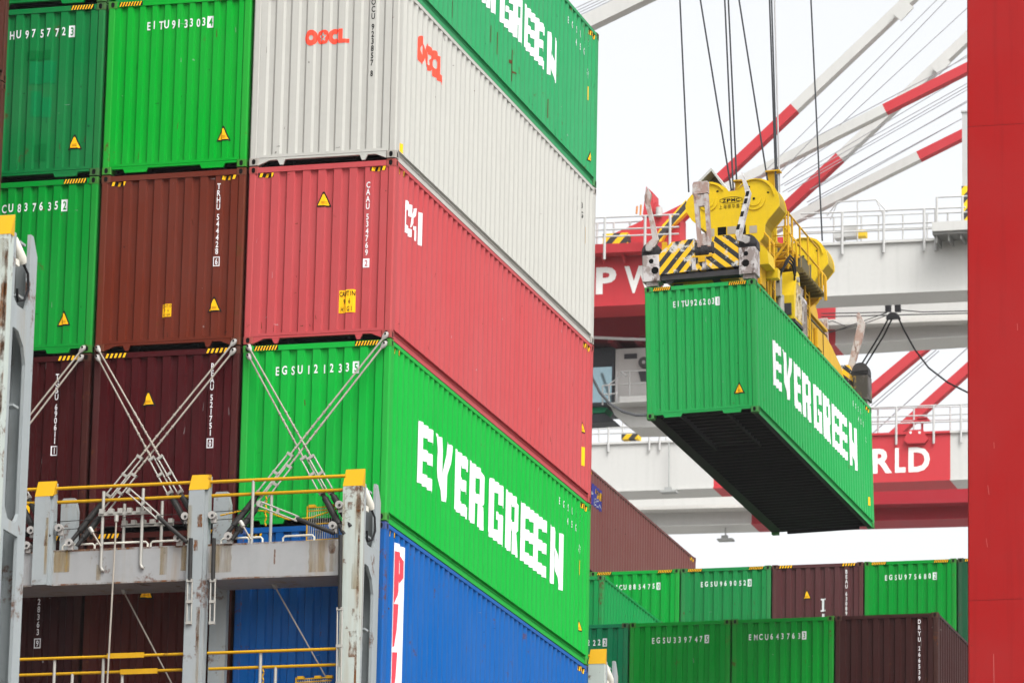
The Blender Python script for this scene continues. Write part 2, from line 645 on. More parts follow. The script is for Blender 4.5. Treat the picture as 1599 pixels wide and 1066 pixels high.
def container(label, mat4, rgb, key, style='plain', length=L40, h=HC, group=None, pitch=(0.115, 0.022, 0.091), end_polys=(), side_polys=(),
              stickers=(), side_stickers=(), signs=(), side_signs=(), stripes='none', side_stripes='none', rust=0.3, depth=0.042, under=DARK, fade=0.12, extra=None):
    root = thing('shipping_container', label, 'container', mat4, group)
    body = paint(key, rgb, 0.48, fade, rust, 0.35, 0.18)
    post = paint(key + '_post', tuple(a * 0.95 + b * 0.05 for a, b in zip(rgb, (0.14, 0.10, 0.06))), 0.55, 0.2, rust + 0.30, 0.4, 0.2)
    cast = paint(key + '_casting', tuple(a * 0.62 + b * 0.38 for a, b in zip(rgb, (0.10, 0.055, 0.030))), 0.65, 0.2, rust + 0.45, 0.3, 0.4)
    Lc = length
    for xi in (0, 1):
        for yi in (0, 1):
            x0, x1 = (0, 0.162) if xi == 0 else (W - 0.162, W)
            y0, y1 = (0, 0.178) if yi == 0 else (Lc - 0.178, Lc)
            for z0 in (0.0, h - 0.118):
                mb = MB()
                casting(mb, x0, x1, y0, y1, z0, z0 + 0.118, 1 if xi else -1, 1 if yi else -1)
                mb.build('corner_casting', [cast, HOLE], root)
            mb = MB()
            px0, px1 = (0.004, 0.128) if xi == 0 else (W - 0.128, W - 0.004)
            py0, py1 = (0.004, 0.150) if yi == 0 else (Lc - 0.150, Lc - 0.004)
            mb.cbox(px0, px1, py0, py1, 0.116, h - 0.116, 0.022)
            mb.build('corner_post', post, root)
    rng = random.Random(key)
    # front end wall
    ft = Panel(0.125, W - 0.125, pitch[0], pitch[1], pitch[2], depth, 0.016, 'end', lambda s, d, z: (s, d, z))
    mb = MB()
    ft.sheet(mb, 0.15, h - 0.10)
    mats = [body]
    for mtl, polys in end_polys:
        if mtl not in mats:
            mats.append(mtl)
        ft.lay(mb, polys(ft) if callable(polys) else polys, mats.index(mtl), 0.009 if mtl is body else 0.006)
    wear(ft, mb, mats, rng, rgb, key, int(10 + 34 * rust), 0.14, W - 0.14, 0.17, h - 0.14)
    if stripes == 'panel':
        mats += [x for x in (YELLOW, BLACK) if x not in mats]
        for a in (0.16, W - 0.42):
            zz = h - 0.178
            ft.lay(mb, [rect(a, a + 0.26, zz, zz + 0.066)], mats.index(BLACK), 0.004)
            ft.lay(mb, [[(a + 0.02 + k * 0.088, zz), (a + 0.064 + k * 0.088, zz), (a + 0.084 + k * 0.088, zz + 0.066), (a + 0.04 + k * 0.088, zz + 0.066)] for k in range(3)],
                   mats.index(YELLOW), 0.008)
    mb.build('end_wall', mats, root)
    mb = MB()
    mb.box(0.155, W - 0.155, 0.006, 0.07, h - 0.102, h - 0.016)
    if stripes in ('rail', 'rail_wide'):
        nn, wd, pt, ln = (8, 0.021, 0.047, 0.40) if stripes == 'rail' else (5, 0.036, 0.072, 0.37)
        for a in (0.19, W - 0.19 - ln):
            mb.poly([(a, 0.002, h - 0.094), (a + ln, 0.002, h - 0.094), (a + ln, 0.002, h - 0.022), (a, 0.002, h - 0.022)], 2)
            for k in range(nn):
                q = a + 0.006 + k * pt
                mb.poly([(q, -0.002, h - 0.094), (q + wd, -0.002, h - 0.094), (q + wd + 0.03 * ln / 0.4, -0.002, h - 0.022), (q + 0.03 * ln / 0.4, -0.002, h - 0.022)], 1)
    mb.build('header_rail', [body, YELLOW, BLACK], root)
    mb = MB()
    mb.box(0.130, W - 0.130, 0.008, 0.075, 0.118, 0.164)
    mb.box(0.164, W - 0.164, 0.013, 0.08, 0.078, 0.116)
    if style == 'tabs':
        for a in (0.36, W - 0.36 - 0.42):
            mb.prism([(a + 0.03, 0.012), (a + 0.39, 0.012), (a + 0.42, 0.076), (a, 0.076)], 1, 0.014, 0.06)
    elif style == 'gusset':
        for sg in (1, -1):
            def X(x):
                return x if sg > 0 else W - x
            for pl in ([(0.164, 0.006), (0.34, 0.077), (0.164, 0.077)], [(0.47, 0.076), (0.60, 0.076), (0.565, -0.008), (0.515, -0.008)]):
                q = [(X(x), z) for x, z in pl]
                if sg < 0:
                    q.reverse()
                mb.prism(q, 1, 0.014, 0.05)
    mb.build('sill_rail', body, root)
    # flanks
    side_m = [body]
    for sx in (1, -1):
        if sx > 0:
            f3 = lambda s, d, z: (W - d, s, z)
        else:
            f3 = lambda s, d, z: (d, s, z)
        sp = Panel(0.15, Lc - 0.15, 0.072, 0.068, 0.070, 0.036, 0.010, 'side', f3)
        mb = MB()
        sp.sheet(mb, 0.160, h - 0.055)
        mats = [body]
        if sx > 0:
            for mtl, polys in side_polys:
                if mtl not in mats:
                    mats.append(mtl)
                sp.lay(mb, polys, mats.index(mtl))
            wear(sp, mb, mats, rng, rgb, key, int(20 + 110 * rust), 0.2, Lc - 0.2, 0.18, h - 0.1)
            if side_stripes != 'none':
                mats += [x for x in (YELLOW, BLACK) if x not in mats]
                for a in (0.22, Lc - 0.60):
                    zz = h - 0.165
                    for j in range(2):
                        sp.lay(mb, [rect(a + j * 0.22, a + 0.14 + j * 0.22, zz, zz + 0.085)], mats.index(BLACK), 0.004)
                        sp.lay(mb, [[(a + j * 0.22 + k * 0.05, zz), (a + j * 0.22 + 0.026 + k * 0.05, zz), (a + j * 0.22 + 0.042 + k * 0.05, zz + 0.085),
                                     (a + j * 0.22 + 0.016 + k * 0.05, zz + 0.085)] for k in range(3)], mats.index(YELLOW), 0.008)
        mb.build('side_wall', mats, root)
        mb = MB()
        q0, q1 = (W - 0.062, W - 0.004) if sx > 0 else (0.004, 0.062)
        mb.box(q0, q1, 0.176, Lc - 0.176, h - 0.074, h - 0.014)
        mb.build('top_rail', body, root)
        mb = MB()
        if sx > 0:
            mb.box(W - 0.14, W - 0.085, 0.176, Lc - 0.176, 0.104, 0.158)
            mb.box(W - 0.14, W - 0.012, 0.176, Lc - 0.176, 0.158, 0.164)
            mb.box(W - 0.14, W - 0.018, 0.176, Lc - 0.176, 0.096, 0.104)
            mb.box(W - 0.14, W - 0.034, 0.176, Lc - 0.176, 0.004, 0.096)
        else:
            mb.box(0.012, 0.14, 0.176, Lc - 0.176, 0.05, 0.160)
        mb.build('bottom_rail', body, root)
        if sx > 0:
            for (s, z) in side_stickers:
                sticker(root, sp, s, z, 0.8)
            for (s, z, ww, hh, txt) in side_signs:
                sign(root, sp, s, z, ww, hh, txt)
    mb = MB()
    mb.box(0.125, W - 0.125, Lc - 0.05, Lc - 0.03, 0.10, h - 0.03)
    mb.build('rear_wall', body, root)
    mb = MB()
    mb.box(0.06, W - 0.06, 0.06, Lc - 0.06, h - 0.045, h - 0.03)
    mb.build('roof', body, root)
    mb = MB()
    mb.box(0.05, W - 0.12, 0.06, Lc - 0.06, 0.135, 0.150)
    mb.box(0.008, 0.26, 0.18, Lc - 0.18, 0.040, 0.048)
    mb.box(W - 0.15, W - 0.036, 0.18, Lc - 0.18, 0.000, 0.003)
    k = 0.35
    while k < Lc - 0.2:
        if k > 3.4 or Lc < 7:
            mb.box(0.14, W - 0.14, k, k + 0.045, 0.065, 0.134)
        else:
            mb.box(0.14, 0.70, k, k + 0.045, 0.065, 0.134)
            mb.box(W - 0.70, W - 0.14, k, k + 0.045, 0.065, 0.134)
            mb.box(0.705, W - 0.705, k, k + 0.045, 0.105, 0.134)
        k += 0.29
    if Lc > 7:
        mb.box(0.70, 0.74, 0.1, 3.4, 0.025, 0.133)
        mb.box(W - 0.74, W - 0.70, 0.1, 3.4, 0.025, 0.133)
    mb.box(0.165, W - 0.165, Lc - 0.08, Lc - 0.02, 0.07, 0.13)
    mb.box(0.36, W - 0.36, Lc - 0.075, Lc - 0.015, 0.01, 0.07)
    mb.build('floor', under, root)
    for (s, z) in stickers:
        sticker(root, ft, s, z)
    for (s, z, ww, hh, txt) in signs:
        sign(root, ft, s, z, ww, hh, txt)
    if extra:
        extra(root, ft)
    return root


def sticker(root, pn, s, z, k=1.0):
    mb = MB()
    pn.lay(mb, [[(s + x * k * 1.16, z - 0.004 + y * k * 1.16) for x, y in TRI]], 0, 0.006)
    pn.lay(mb, [[(s + x * k * 0.86, z - 0.006 + y * k * 0.86) for x, y in TRI]], 1, 0.010)
    pn.lay(mb, [rect(s - 0.035 * k, s + 0.045 * k, z - 0.03 * k, z - 0.016 * k), rect(s - 0.035 * k, s + 0.045 * k, z - 0.055 * k, z - 0.041 * k)], 2, 0.013)
    return mb.build('warning_sticker', [BLACK, YELLOW, plain('sticker_print', (0.45, 0.20, 0.01))], root)


def sign(root, pn, s, z, w, h, rows):
    mb = MB()
    pn.lay(mb, [rect(s - w / 2, s + w / 2, z - h / 2, z + h / 2)], 0, 0.006)
    n = len(rows)
    for i, r in enumerate(rows):
        ch = h / n * 0.62
        zb = z + h / 2 - (i + 0.82) * h / n
        if r:
            pn.lay(mb, text_row(r, s - w * 0.40 * min(1, len(r) / 6 + .1), s + w * 0.40 * min(1, len(r) / 6 + .1), zb, ch, 0.6), 1, 0.010)
    return mb.build('caution_sign', [YELLOW, BLACK], root)


def number_row(txt, s0, s1, z, h, body, box=True):
    """horizontal serial number, one character to a flat; the last digit is cut out of a white box"""
    def place(pn):
        n = len(txt)
        mids = [(a[0] + b[0]) / 2 for a, b in zip(pn.fold, pn.fold[1:]) if abs(a[1] - b[1]) < 1e-9]
        i0 = min(range(len(mids)), key=lambda i: abs(mids[i] - s0))
        i1 = min(i0 + n - 1, len(mids) - 1)
        if abs(mids[i1] - s1) < 0.22:
            return mids[i1 - n + 1:i1 + 1]
        return [pn.snap(s0 + (s1 - s0) * i / (n - 1)) for i in range(n)]

    def white(pn):
        xs = place(pn)
        out = []
        for ch, x in list(zip(txt, xs))[:-1]:
            out += glyph_polys(ch, x, z, h, 0.66)
        x = xs[-1]
        out.append(rect(x - 0.052, x + 0.052, z - 0.03, z + h + 0.03))
        return out

    def digit(pn):
        return glyph_polys(txt[-1], place(pn)[-1], z, h, 0.66)
    return [(WHITE, white), (body, digit)]


def col_slots(txt, z0, z1, h):
    """baselines of a vertical serial from cap line z0 down to foot z1; gaps count half"""
    w = [0.5 if c == ' ' else 1.0 for c in txt]
    tot = sum(w[:-1])
    out, a = [], 0.0
    for c, k in zip(txt, w):
        out.append(z0 - h - (z0 - h - z1) * a / tot)
        a += k
    return out


def number_col(txt, s, z0, z1, h, mtl=None, box='frame', body=None):
    mtl = mtl or WHITE
    slots = col_slots(txt, z0, z1, h)

    def main(pn):
        x = pn.snap(s)
        out = []
        for ch, z in list(zip(txt, slots))[:-1]:
            if ch != ' ':
                out += glyph_polys(ch, x, z, h, 0.70)
        z = slots[-1]
        if box == 'full':
            out.append(rect(x - 0.053, x + 0.053, z - 0.025, z + h + 0.025))
        else:
            out += glyph_polys(txt[-1], x, z, h, 0.62)
            if box == 'frame':
                a, b, c, d, t = x - 0.055, x + 0.055, z - 0.03, z + h + 0.03, 0.014
                out += [rect(a, b, d - t, d), rect(a, b, c, c + t), rect(a, a + t, c + t, d - t), rect(b - t, b, c + t, d - t)]
        return out
    out = [(mtl, main)]
    if box == 'full':
        out.append((body, lambda pn: glyph_polys(txt[-1], pn.snap(s), slots[-1], h, 0.70)))
    return out


def tier(k):
    return ZS + (k - 1) * (HC + GAP)


def body_of(key, rgb, rust=0.3, fade=0.12):
    return paint(key, rgb, 0.48, fade, rust, 0.35, 0.18)


TX = Matrix.Translation
G_NEAR = 'containers of the tall stack at left'
G_FAR = 'containers of the stacks at lower right'
EVP = (0.085, 0.020, 0.085)
X_R, X_M, X_L = -W, -2 * W - 0.048, -3 * W - 0.096

SMALL_SIDE = [(WHITE, text_row('EGSU12', 10.08, 11.52, 2.46, 0.12, 0.8) + text_row('45', 10.64, 10.92, 2.22, 0.12, 0.8) + text_row('G', 11.2, 11.2, 2.22, 0.12, 0.8) +
               text_row('MAX', 11.44, 11.62, 1.98, 0.05, 0.6) + text_row('TARE', 11.42, 11.62, 1.90, 0.045, 0.5))]


def mk_near():
    # --- right-hand column, bottom to top
    b = body_of('blue_old', BLUE, 0.55, 0.25)
    pil = [(WHITE, [rect(0.58, 1.06, 0.15, 2.69)]),
           (plain('red_lettering', (0.72, 0.05, 0.07)), [])]
    red_l = MATS['red_lettering']

    def block_v(ch, z0, z1):
        if ch == 'P':
            pl = [rect(0, 1, .0, .3)]
        return pl
    # the letters run down the panel, turned a quarter: only their left halves show on the outward ribs
    pil_red = [[(0.62, 2.56), (0.74, 2.56), (0.74, 1.95), (0.62, 1.70)], [(0.74, 2.56), (0.90, 2.54), (0.90, 2.42), (0.74, 2.44)],
               [(0.90, 2.54), (0.98, 2.46), (0.98, 2.20), (0.90, 2.10)], [(0.74, 2.10), (0.74, 2.22), (0.90, 2.24), (0.90, 2.10)],
               [(0.62, 1.72), (0.76, 1.74), (0.66, 1.06), (0.62, 1.04)], [(0.62, 0.96), (0.76, 0.98), (0.66, 0.30), (0.62, 0.28)]]
    pil.append((red_l, pil_red))
    container('blue container under the lowest green one, white panel with red letters on its flank', TX((X_R, 0, tier(0))), BLUE, 'blue_old', 'gusset',
              group=G_NEAR, side_polys=[pil[0]], stripes='panel', side_stripes='y', rust=0.55, fade=0.25, extra=lambda r, p: pil_extra(r, red_l, pil_red))
    b = body_of('evergreen_bright', GREEN, 0.12)
    container('bright green container with the large white name, between the red and the blue one', TX((X_R, 0, tier(1))), GREEN, 'evergreen_bright', 'tabs', group=G_NEAR,
              pitch=(0.120, 0.022, 0.095), end_polys=number_row('EGSU1212335', 0.55, 1.86, 2.40, 0.135, b), side_polys=[(WHITE, evergreen())] + SMALL_SIDE,
              stripes='rail', side_stripes='y', side_stickers=[(11.62, 0.60)], side_signs=[(11.53, 1.62, 0.13, 0.26, ['', ''])], rust=0.1)
    b = body_of('cai_red', RED, 0.2, 0.3)
    # logo measured on the flank: 0.66-1.53 m along, 1.5-2.45 m up
    lg = [rect(0.66, 0.97, 2.25, 2.40), rect(0.83, 0.97, 2.20, 2.25), rect(0.66, 0.97, 1.87, 2.00), rect(0.66, 0.68, 2.00, 2.25),
          [(0.94, 2.02), (1.22, 2.29), (1.235, 2.42), (1.08, 2.37), (0.97, 2.25)], [(1.05, 2.03), (1.23, 2.06), (1.23, 2.12), (1.05, 2.10)],
          rect(1.20, 1.235, 1.88, 2.055), rect(1.37, 1.53, 1.88, 2.42)]
    container('faded red container above the bright green one, white logo near its corner', TX((X_R, 0, tier(2))), RED, 'cai_red', 'gusset', group=G_NEAR,
              end_polys=number_col('CAAU 534769 2', 2.0, 2.54, 1.17, 0.095, box='full', body=b), side_polys=[(WHITE, lg), (WHITE, text_col('45G1', 11.57, 1.86, 1.5, 0.07, 0.6))],
              stickers=[(1.26, 2.28)], signs=[(1.69, 0.62, 0.27, 0.37, ['CAUTIN', '96', 'HIGI'])], stripes='panel', side_stripes='y',
              side_stickers=[(11.62, 1.26)], side_signs=[(11.64, 0.75, 0.14, 0.34, ['', ''])], rust=0.2, fade=0.3)
    b = body_of('oocl_grey', GREY, 0.05, 0.1)
    org = plain('orange_red_logo', (0.85, 0.075, 0.045))

    def logo(s0, z0, w, h):
        """O, a square with a flower cut into it, C and L, touching"""
        out, k = [], w / 4.0
        def ring(cx, cz, ro, ri, a0, a1, n=22):
            return [[(cx + ro * math.cos(p), cz + ro * math.sin(p) * h / k), (cx + ro * math.cos(q), cz + ro * math.sin(q) * h / k),
                     (cx + ri * math.cos(q), cz + ri * math.sin(q) * h / k), (cx + ri * math.cos(p), cz + ri * math.sin(p) * h / k)]
                    for p, q in ((a0 + (a1 - a0) * i / n, a0 + (a1 - a0) * (i + 1) / n) for i in range(n))]
        cz = z0 + h / 2
        out += ring(s0 + k * 0.58, cz, k * 0.56, k * 0.19, 0, 2 * PI)
        # second letter: rounded square with a five-petalled hole and a dot
        n = 40
        def so(a):
            c, q = math.cos(a), math.sin(a)
            e = (abs(c) ** 3 + abs(q) ** 3) ** (-1 / 3)
            return k * 0.50 * e
        def pi_(a):
            return k * (0.26 + 0.07 * math.cos(5 * (a - PI / 2)))
        cx = s0 + k * 1.62
        for i in range(n):
            a, c = 2 * PI * i / n, 2 * PI * (i + 1) / n
            out.append([(cx + so(a) * math.cos(a), cz + so(a) * math.sin(a) * h / k), (cx + so(c) * math.cos(c), cz + so(c) * math.sin(c) * h / k),
                        (cx + pi_(c) * math.cos(c), cz + pi_(c) * math.sin(c) * h / k), (cx + pi_(a) * math.cos(a), cz + pi_(a) * math.sin(a) * h / k)])
        out.append([(cx + k * .09 * math.cos(2 * PI * i / 8), cz + h * .09 * math.sin(2 * PI * i / 8)) for i in range(8)])
        out += ring(s0 + k * 2.62, cz, k * 0.54, k * 0.19, 0.7, 2 * PI - 0.7)
        out += [rect(s0 + k * 2.98, s0 + k * 3.34, z0, z0 + h), rect(s0 + k * 3.34, s0 + k * 3.9, z0, z0 + h * 0.28)]
        return out
    container('light grey container with small orange-red logos, resting on the faded red one', TX((X_R, 0, tier(3))), GREY, 'oocl_grey', 'gusset', group=G_NEAR,
              pitch=(0.110, 0.034, 0.08), depth=0.030, end_polys=[(org, logo(0.86, 1.95, 0.76, 0.235)), ] + number_col('OOCU 923857 8', 2.03, 2.76, 1.36, 0.095, BLACK, 'none'),
              side_polys=[(org, logo(1.08, 1.95, 1.50, 0.42)), (BLACK, text_row('U', 11.03, 11.03, 2.36, 0.10) + text_col('3G', 11.35, 2.42, 2.25, 0.11) + text_col('MAX', 11.28, 1.98, 1.8, 0.05))],
              side_signs=[(11.55, 1.85, 0.12, 0.30, ['', '']), (0.36, 0.25, 0.10, 0.16, [''])], side_stripes='none', rust=0.0, fade=0.1)
    b = body_of('evergreen_top', GREEN_PALE, 0.45, 0.3)
    sm = [(m_, [[(x, z) for x, z in pl] for pl in pls]) for m_, pls in SMALL_SIDE]
    container('weathered green container crowning the stack, top edge against the sky', TX((X_R, 0, tier(4))), GREEN_PALE, 'evergreen_top', 'tabs', group=G_NEAR,
              side_polys=[(RUSTM, [rect(6.50, 6.54, 0.30, 0.86), rect(6.54, 6.80, 0.50, 0.53), rect(6.42, 6.50, 0.60, 0.66), rect(5.30, 5.315, 0.62, 0.92), rect(5.62, 5.635, 0.5, 0.9), rect(8.9, 8.92, 0.35, 0.7), rect(2.9, 2.92, .3, .6)]),
                          (WHITE, evergreen(0.78, 9.44, 1.15, 0.78))] + sm, side_stripes='y', side_stickers=[(11.72, 0.45)], side_signs=[(11.58, 1.62, 0.12, 0.26, ['', ''])], rust=0.5, fade=0.3)
    # --- middle column
    b = body_of('maroon_shade', (0.040, 0.005, 0.003), 0.3)  # paint darkened to stand in for the shade beneath the bridge walkway
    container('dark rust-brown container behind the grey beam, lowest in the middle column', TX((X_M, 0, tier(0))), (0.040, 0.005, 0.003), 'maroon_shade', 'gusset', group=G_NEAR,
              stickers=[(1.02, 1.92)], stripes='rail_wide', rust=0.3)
    b = body_of('maroon_purple', MAROON, 0.25)
    container('maroon container behind crossed lashing rods, beside the bright green one', TX((X_M, 0, tier(1))), MAROON, 'maroon_purple', 'gusset', group=G_NEAR,
              end_polys=number_col('BEAU 521751 0', 1.97, 2.64, 1.30, 0.095), stickers=[(0.94, 2.10)], stripes='rail_wide', rust=0.25)
    b = body_of('brown_old', BROWN, 0.35, 0.2)
    container('brown container with a small yellow caution sign, beside the faded red one', TX((X_M, 0, tier(2))), BROWN, 'brown_old', 'gusset', group=G_NEAR,
              end_polys=number_col('TRHU 544428 6', 1.98, 2.66, 1.33, 0.095), stickers=[(1.98, 0.66)], signs=[(1.19, 0.62, 0.16, 0.21, ['CAUTIO', '96', 'HIGH'])],
              stripes='panel', rust=0.45, fade=0.2)
    b = body_of('evergreen_mid', (0.001, 0.27, 0.020), 0.3)
    container('bright green container left of the light grey one, above the brown one', TX((X_M, 0, tier(3))), (0.001, 0.27, 0.020), 'evergreen_mid', 'tabs', group=G_NEAR, pitch=EVP,
              end_polys=number_row('EITU9133034', 0.72, 1.80, 2.39, 0.135, b), stickers=[(2.03, 0.55)], stripes='rail', rust=0.35)
    # --- left column
    b = body_of('maroon_deep', (0.020, 0.002, 0.002), 0.3)  # deeper still: the shade of the lowest tier is put into the paint
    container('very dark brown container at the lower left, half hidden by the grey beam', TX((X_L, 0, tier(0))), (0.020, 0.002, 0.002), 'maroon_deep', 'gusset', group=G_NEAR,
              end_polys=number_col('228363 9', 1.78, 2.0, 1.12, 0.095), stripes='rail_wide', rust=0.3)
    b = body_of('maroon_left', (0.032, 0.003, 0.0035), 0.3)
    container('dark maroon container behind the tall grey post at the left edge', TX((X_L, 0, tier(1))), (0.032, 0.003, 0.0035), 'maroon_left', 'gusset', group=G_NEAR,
              end_polys=number_col('TGBU 690611 1', 1.90, 2.60, 1.30, 0.095), signs=[(1.34, 0.46, 0.34, 0.30, ['CAUTIO', '29M'])], stripes='rail_wide', rust=0.3)
    b = body_of('evergreen_left', (0.001, 0.20, 0.022), 0.3)
    container('green container left of the brown one, its foot behind the tall grey post', TX((X_L, 0, tier(2))), (0.001, 0.20, 0.022), 'evergreen_left', 'tabs', group=G_NEAR,
              end_polys=number_row('EMCU8376352', 0.63, 1.92, 2.39, 0.135, b), stickers=[(1.94, 0.56)], stripes='rail', rust=0.3)
    b = body_of('evergreen_stained', (0.001, 0.135, 0.030), 0.5, 0.3)
    container('stained dark green container with dull patches, uppermost at the far left', TX((X_L, 0, tier(3))), (0.001, 0.135, 0.030), 'evergreen_stained', 'tabs', group=G_NEAR,
              end_polys=[(plain('repaint_patch', (0.003, 0.150, 0.044), 0.5), [rect(1.22, 1.40, 1.05, 1.48), rect(1.40, 1.56, 1.02, 1.36), rect(1.18, 1.62, 1.60, 1.98)]),
              (plain('repaint_dark', (0.002, 0.110, 0.024), 0.5), [rect(1.10, 1.52, 2.0, 2.16), rect(1.30, 1.52, 0.30, 0.58)])] + number_row('EGHU9757723', 0.60, 1.92, 2.39, 0.135, b), stickers=[(2.0, 0.56)], stripes='rail', rust=0.55, fade=0.3)
    body_of('evergreen_above', (0.001, 0.16, 0.030), 0.4)
    container('green container at the upper left corner, cut off by the picture edge, its underside dark', TX((X_L, 0, tier(4))), (0.001, 0.16, 0.030), 'evergreen_above', 'tabs', group=G_NEAR, rust=0.4)
    # --- the bay in front, only its right flank's end shows at the picture's edge
    xr = -6.02
    for k, lab in ((3, 'brown container at the upper left edge, below its twin, only a strip visible'), (4, 'brown container at the upper left edge, above its twin, only a strip visible')):
        container(lab, TX((xr - W, -1.5 - L40, 6.98 + ZS + (k - 4) * 2.918)), (0.055, 0.016, 0.011), 'brown_edge', 'gusset', group='brown containers at the left edge', rust=0.5)


def pil_extra(root, red_l, polys):
    """the red letters lie on the white panel of the flank"""
    sp = Panel(0.15, L40 - 0.15, 0.072, 0.068, 0.070, 0.036, 0.010, 'side', lambda s, d, z: (W - d, s, z))
    mb = MB()
    sp.lay(mb, polys, 0, 0.011)
    mb.build('panel_lettering', red_l, root)


def mk_far():
    yb, zb = 41.25, 6.71 + ZS - HC
    xb = -1.91
    P = W + 0.030
    b = body_of('far_maroon', (0.030, 0.009, 0.008), 0.4)
    container('dark maroon container beside the red crane leg, its flank in view', TX((xb, yb, zb)), (0.030, 0.009, 0.008), 'far_maroon', 'gusset', group=G_FAR,
              end_polys=number_col('DRYU 266539 1', 2.02, 2.74, 1.10, 0.10), rust=0.5)
    for i, (num, key, rgb, lab, s0, s1) in enumerate((
            ('EMCU6437633', 'far_green_c', (0.0, 0.205, 0.018), 'green container left of the dark maroon one, in the lower front row', 0.50, 1.82),
            ('EGSU3397475', 'far_green_b', (0.0, 0.205, 0.018), 'green container in the lower front row, serial ending 397475', 0.57, 1.86),
            ('EGHU4182222', 'far_green_a', (0.002, 0.14, 0.055), 'bluish green container behind the small yellow-capped post', 0.55, 1.86))):
        b = body_of(key, rgb, 0.3)
        container(lab, TX((xb - (i + 1) * P, yb, zb)), rgb, key, 'tabs', group=G_FAR, pitch=(0.115, 0.022, 0.091),
                  end_polys=number_row(num, s0, s1, 2.39, 0.135, b), rust=0.3)
    # a short one stands further back, one tier up
    b = body_of('far_green_short', (0.006, 0.21, 0.052), 0.4)
    c = at(942.5, 897.5, 47.3)
    container('short green container with rusty top corner, its flank sloping towards the front row', TX((c.x - W, 47.3, c.z - 2.591)), (0.006, 0.21, 0.052), 'far_green_short', 'tabs', 6.058, 2.591,
              group=G_FAR, rust=0.5, side_polys=[(WHITE, [rect(1.9, 2.4, 0.9, 1.3), rect(4.6, 4.8, 1.2, 1.5)])])
    # back row
    ya, za = 55.36, 11.012 + ZS - HC
    xa = -9.155
    for i, (num, key, rgb, lab) in enumerate((
            ('EMCU8854750', 'back_green_a', (0.0, 0.245, 0.028), 'green container in the back row under the flank of the brown one'),
            ('EGSU9690520', 'back_green_b', (0.008, 0.165, 0.042), 'green container in the back row, left neighbour of the brown-purple one'),
            ('BEAU630894', 'back_maroon', (0.066, 0.022, 0.024), 'brown-purple container between two green ones in the back row'),
            ('EGSU9756802', 'back_green_c', (0.0, 0.19, 0.020), 'green container in the back row above the dark maroon one'),
            ('', 'back_green_d', (0.010, 0.060, 0.028), 'blackish green container, a sliver beside the red crane leg'))):
        b = body_of(key, rgb, 0.3)
        if key == 'back_maroon':
            ep = number_col('BEAU 63089 4', 1.97, 2.70, 1.30, 0.10) + [(WHITE, [rect(1.30, 1.44, 1.62, 1.66), rect(1.34, 1.40, 1.66, 1.92), rect(1.30, 1.44, 1.92, 1.96), rect(1.34, 1.42, 1.44, 1.56)])]
            st = [(0.94, 2.06)]
        else:
            ep = number_row(num, 0.58, 1.86, 2.39, 0.135, b) if num else []
            st = []
        container(lab, TX((xa + (i - 1) * P, ya, za)), rgb, key, 'tabs', group=G_FAR, end_polys=ep, stickers=st, stripes='rail' if 'green' in key else 'rail_wide', rust=0.3)
    navy = plain('navy_panel', (0.028, 0.028, 0.16))
    tech = [(navy, [rect(0.10, 1.66, 1.95, 2.53)]),
            (YELLOW, [rect(0.95, 1.62, 2.32, 2.45), rect(1.18, 1.62, 2.23, 2.32)]),
            (WHITE, [[(0.36, 1.98), (0.54, 1.98), (0.54, 2.22), (0.70, 2.24), (0.52, 2.50), (0.36, 2.50)]] + text_row('ECN', 0.96, 1.48, 2.00, 0.19, 1.05))]
    container('brown-red container perched behind the back row, navy and yellow emblem on its flank', TX((-11.75 - W, ya, za + 2.918)), (0.115, 0.036, 0.033), 'back_brown', 'gusset', group=G_FAR,
              side_polys=tech, side_stripes='y', rust=0.3, fade=0.3)
    # the one in the air
    b = body_of('evergreen_hung', (0.012, 0.27, 0.060), 0.25, 0.25)
    container('green container hanging in mid-air from the yellow spreader', HANG, (0.012, 0.27, 0.060), 'evergreen_hung', 'tabs', pitch=(0.085, 0.020, 0.075),
              end_polys=number_row('EITU9262031', 0.63, 1.72, 2.42, 0.13, b), side_polys=[(WHITE, evergreen())] + SMALL_SIDE, stickers=[(2.03, 0.52)],
              stripes='rail', side_stripes='y', side_signs=[(11.7, 0.55, 0.10, 0.2, [''])], rust=0.25, fade=0.25)


mk_near()
mk_far()

# ---------------------------------------------------------------- lashing bridge
B_GREY = paint('bridge_grey', (0.255, 0.28, 0.285), 0.5, 0.3, 0.75, 0.35, 0.3, rust_scale=1.6, runs=0.5)
B_PALE = paint('bridge_pale', (0.36, 0.40, 0.37), 0.5, 0.3, 0.95, 0.35, 0.3, rust_scale=1.4, runs=0.75)
B_YEL = paint('bridge_yellow', (0.46, 0.255, 0.010), 0.45, 0.1, 0.35, 0.2, 0.2)
GALV = paint('galvanised', (0.34, 0.33, 0.30), 0.5, 0.3, 0.5, 0.2, 0.4, metal=0.3)
ROD = plain('rod_steel', (0.31, 0.28, 0.24), 0.5, 0.2, 0.4)
GREASE = plain('greased_steel', (0.035, 0.034, 0.033), 0.45, 0.4, 0.3)
LAMPW = plain('lamp_white', (0.60, 0.58, 0.51), 0.4, 0, 0.3)
EYE = plain('eye_cast_steel', (0.36, 0.345, 0.325), 0.5, 0.1, 0.5)
CABLE = plain('black_cable', (0.015, 0.015, 0.016), 0.5)


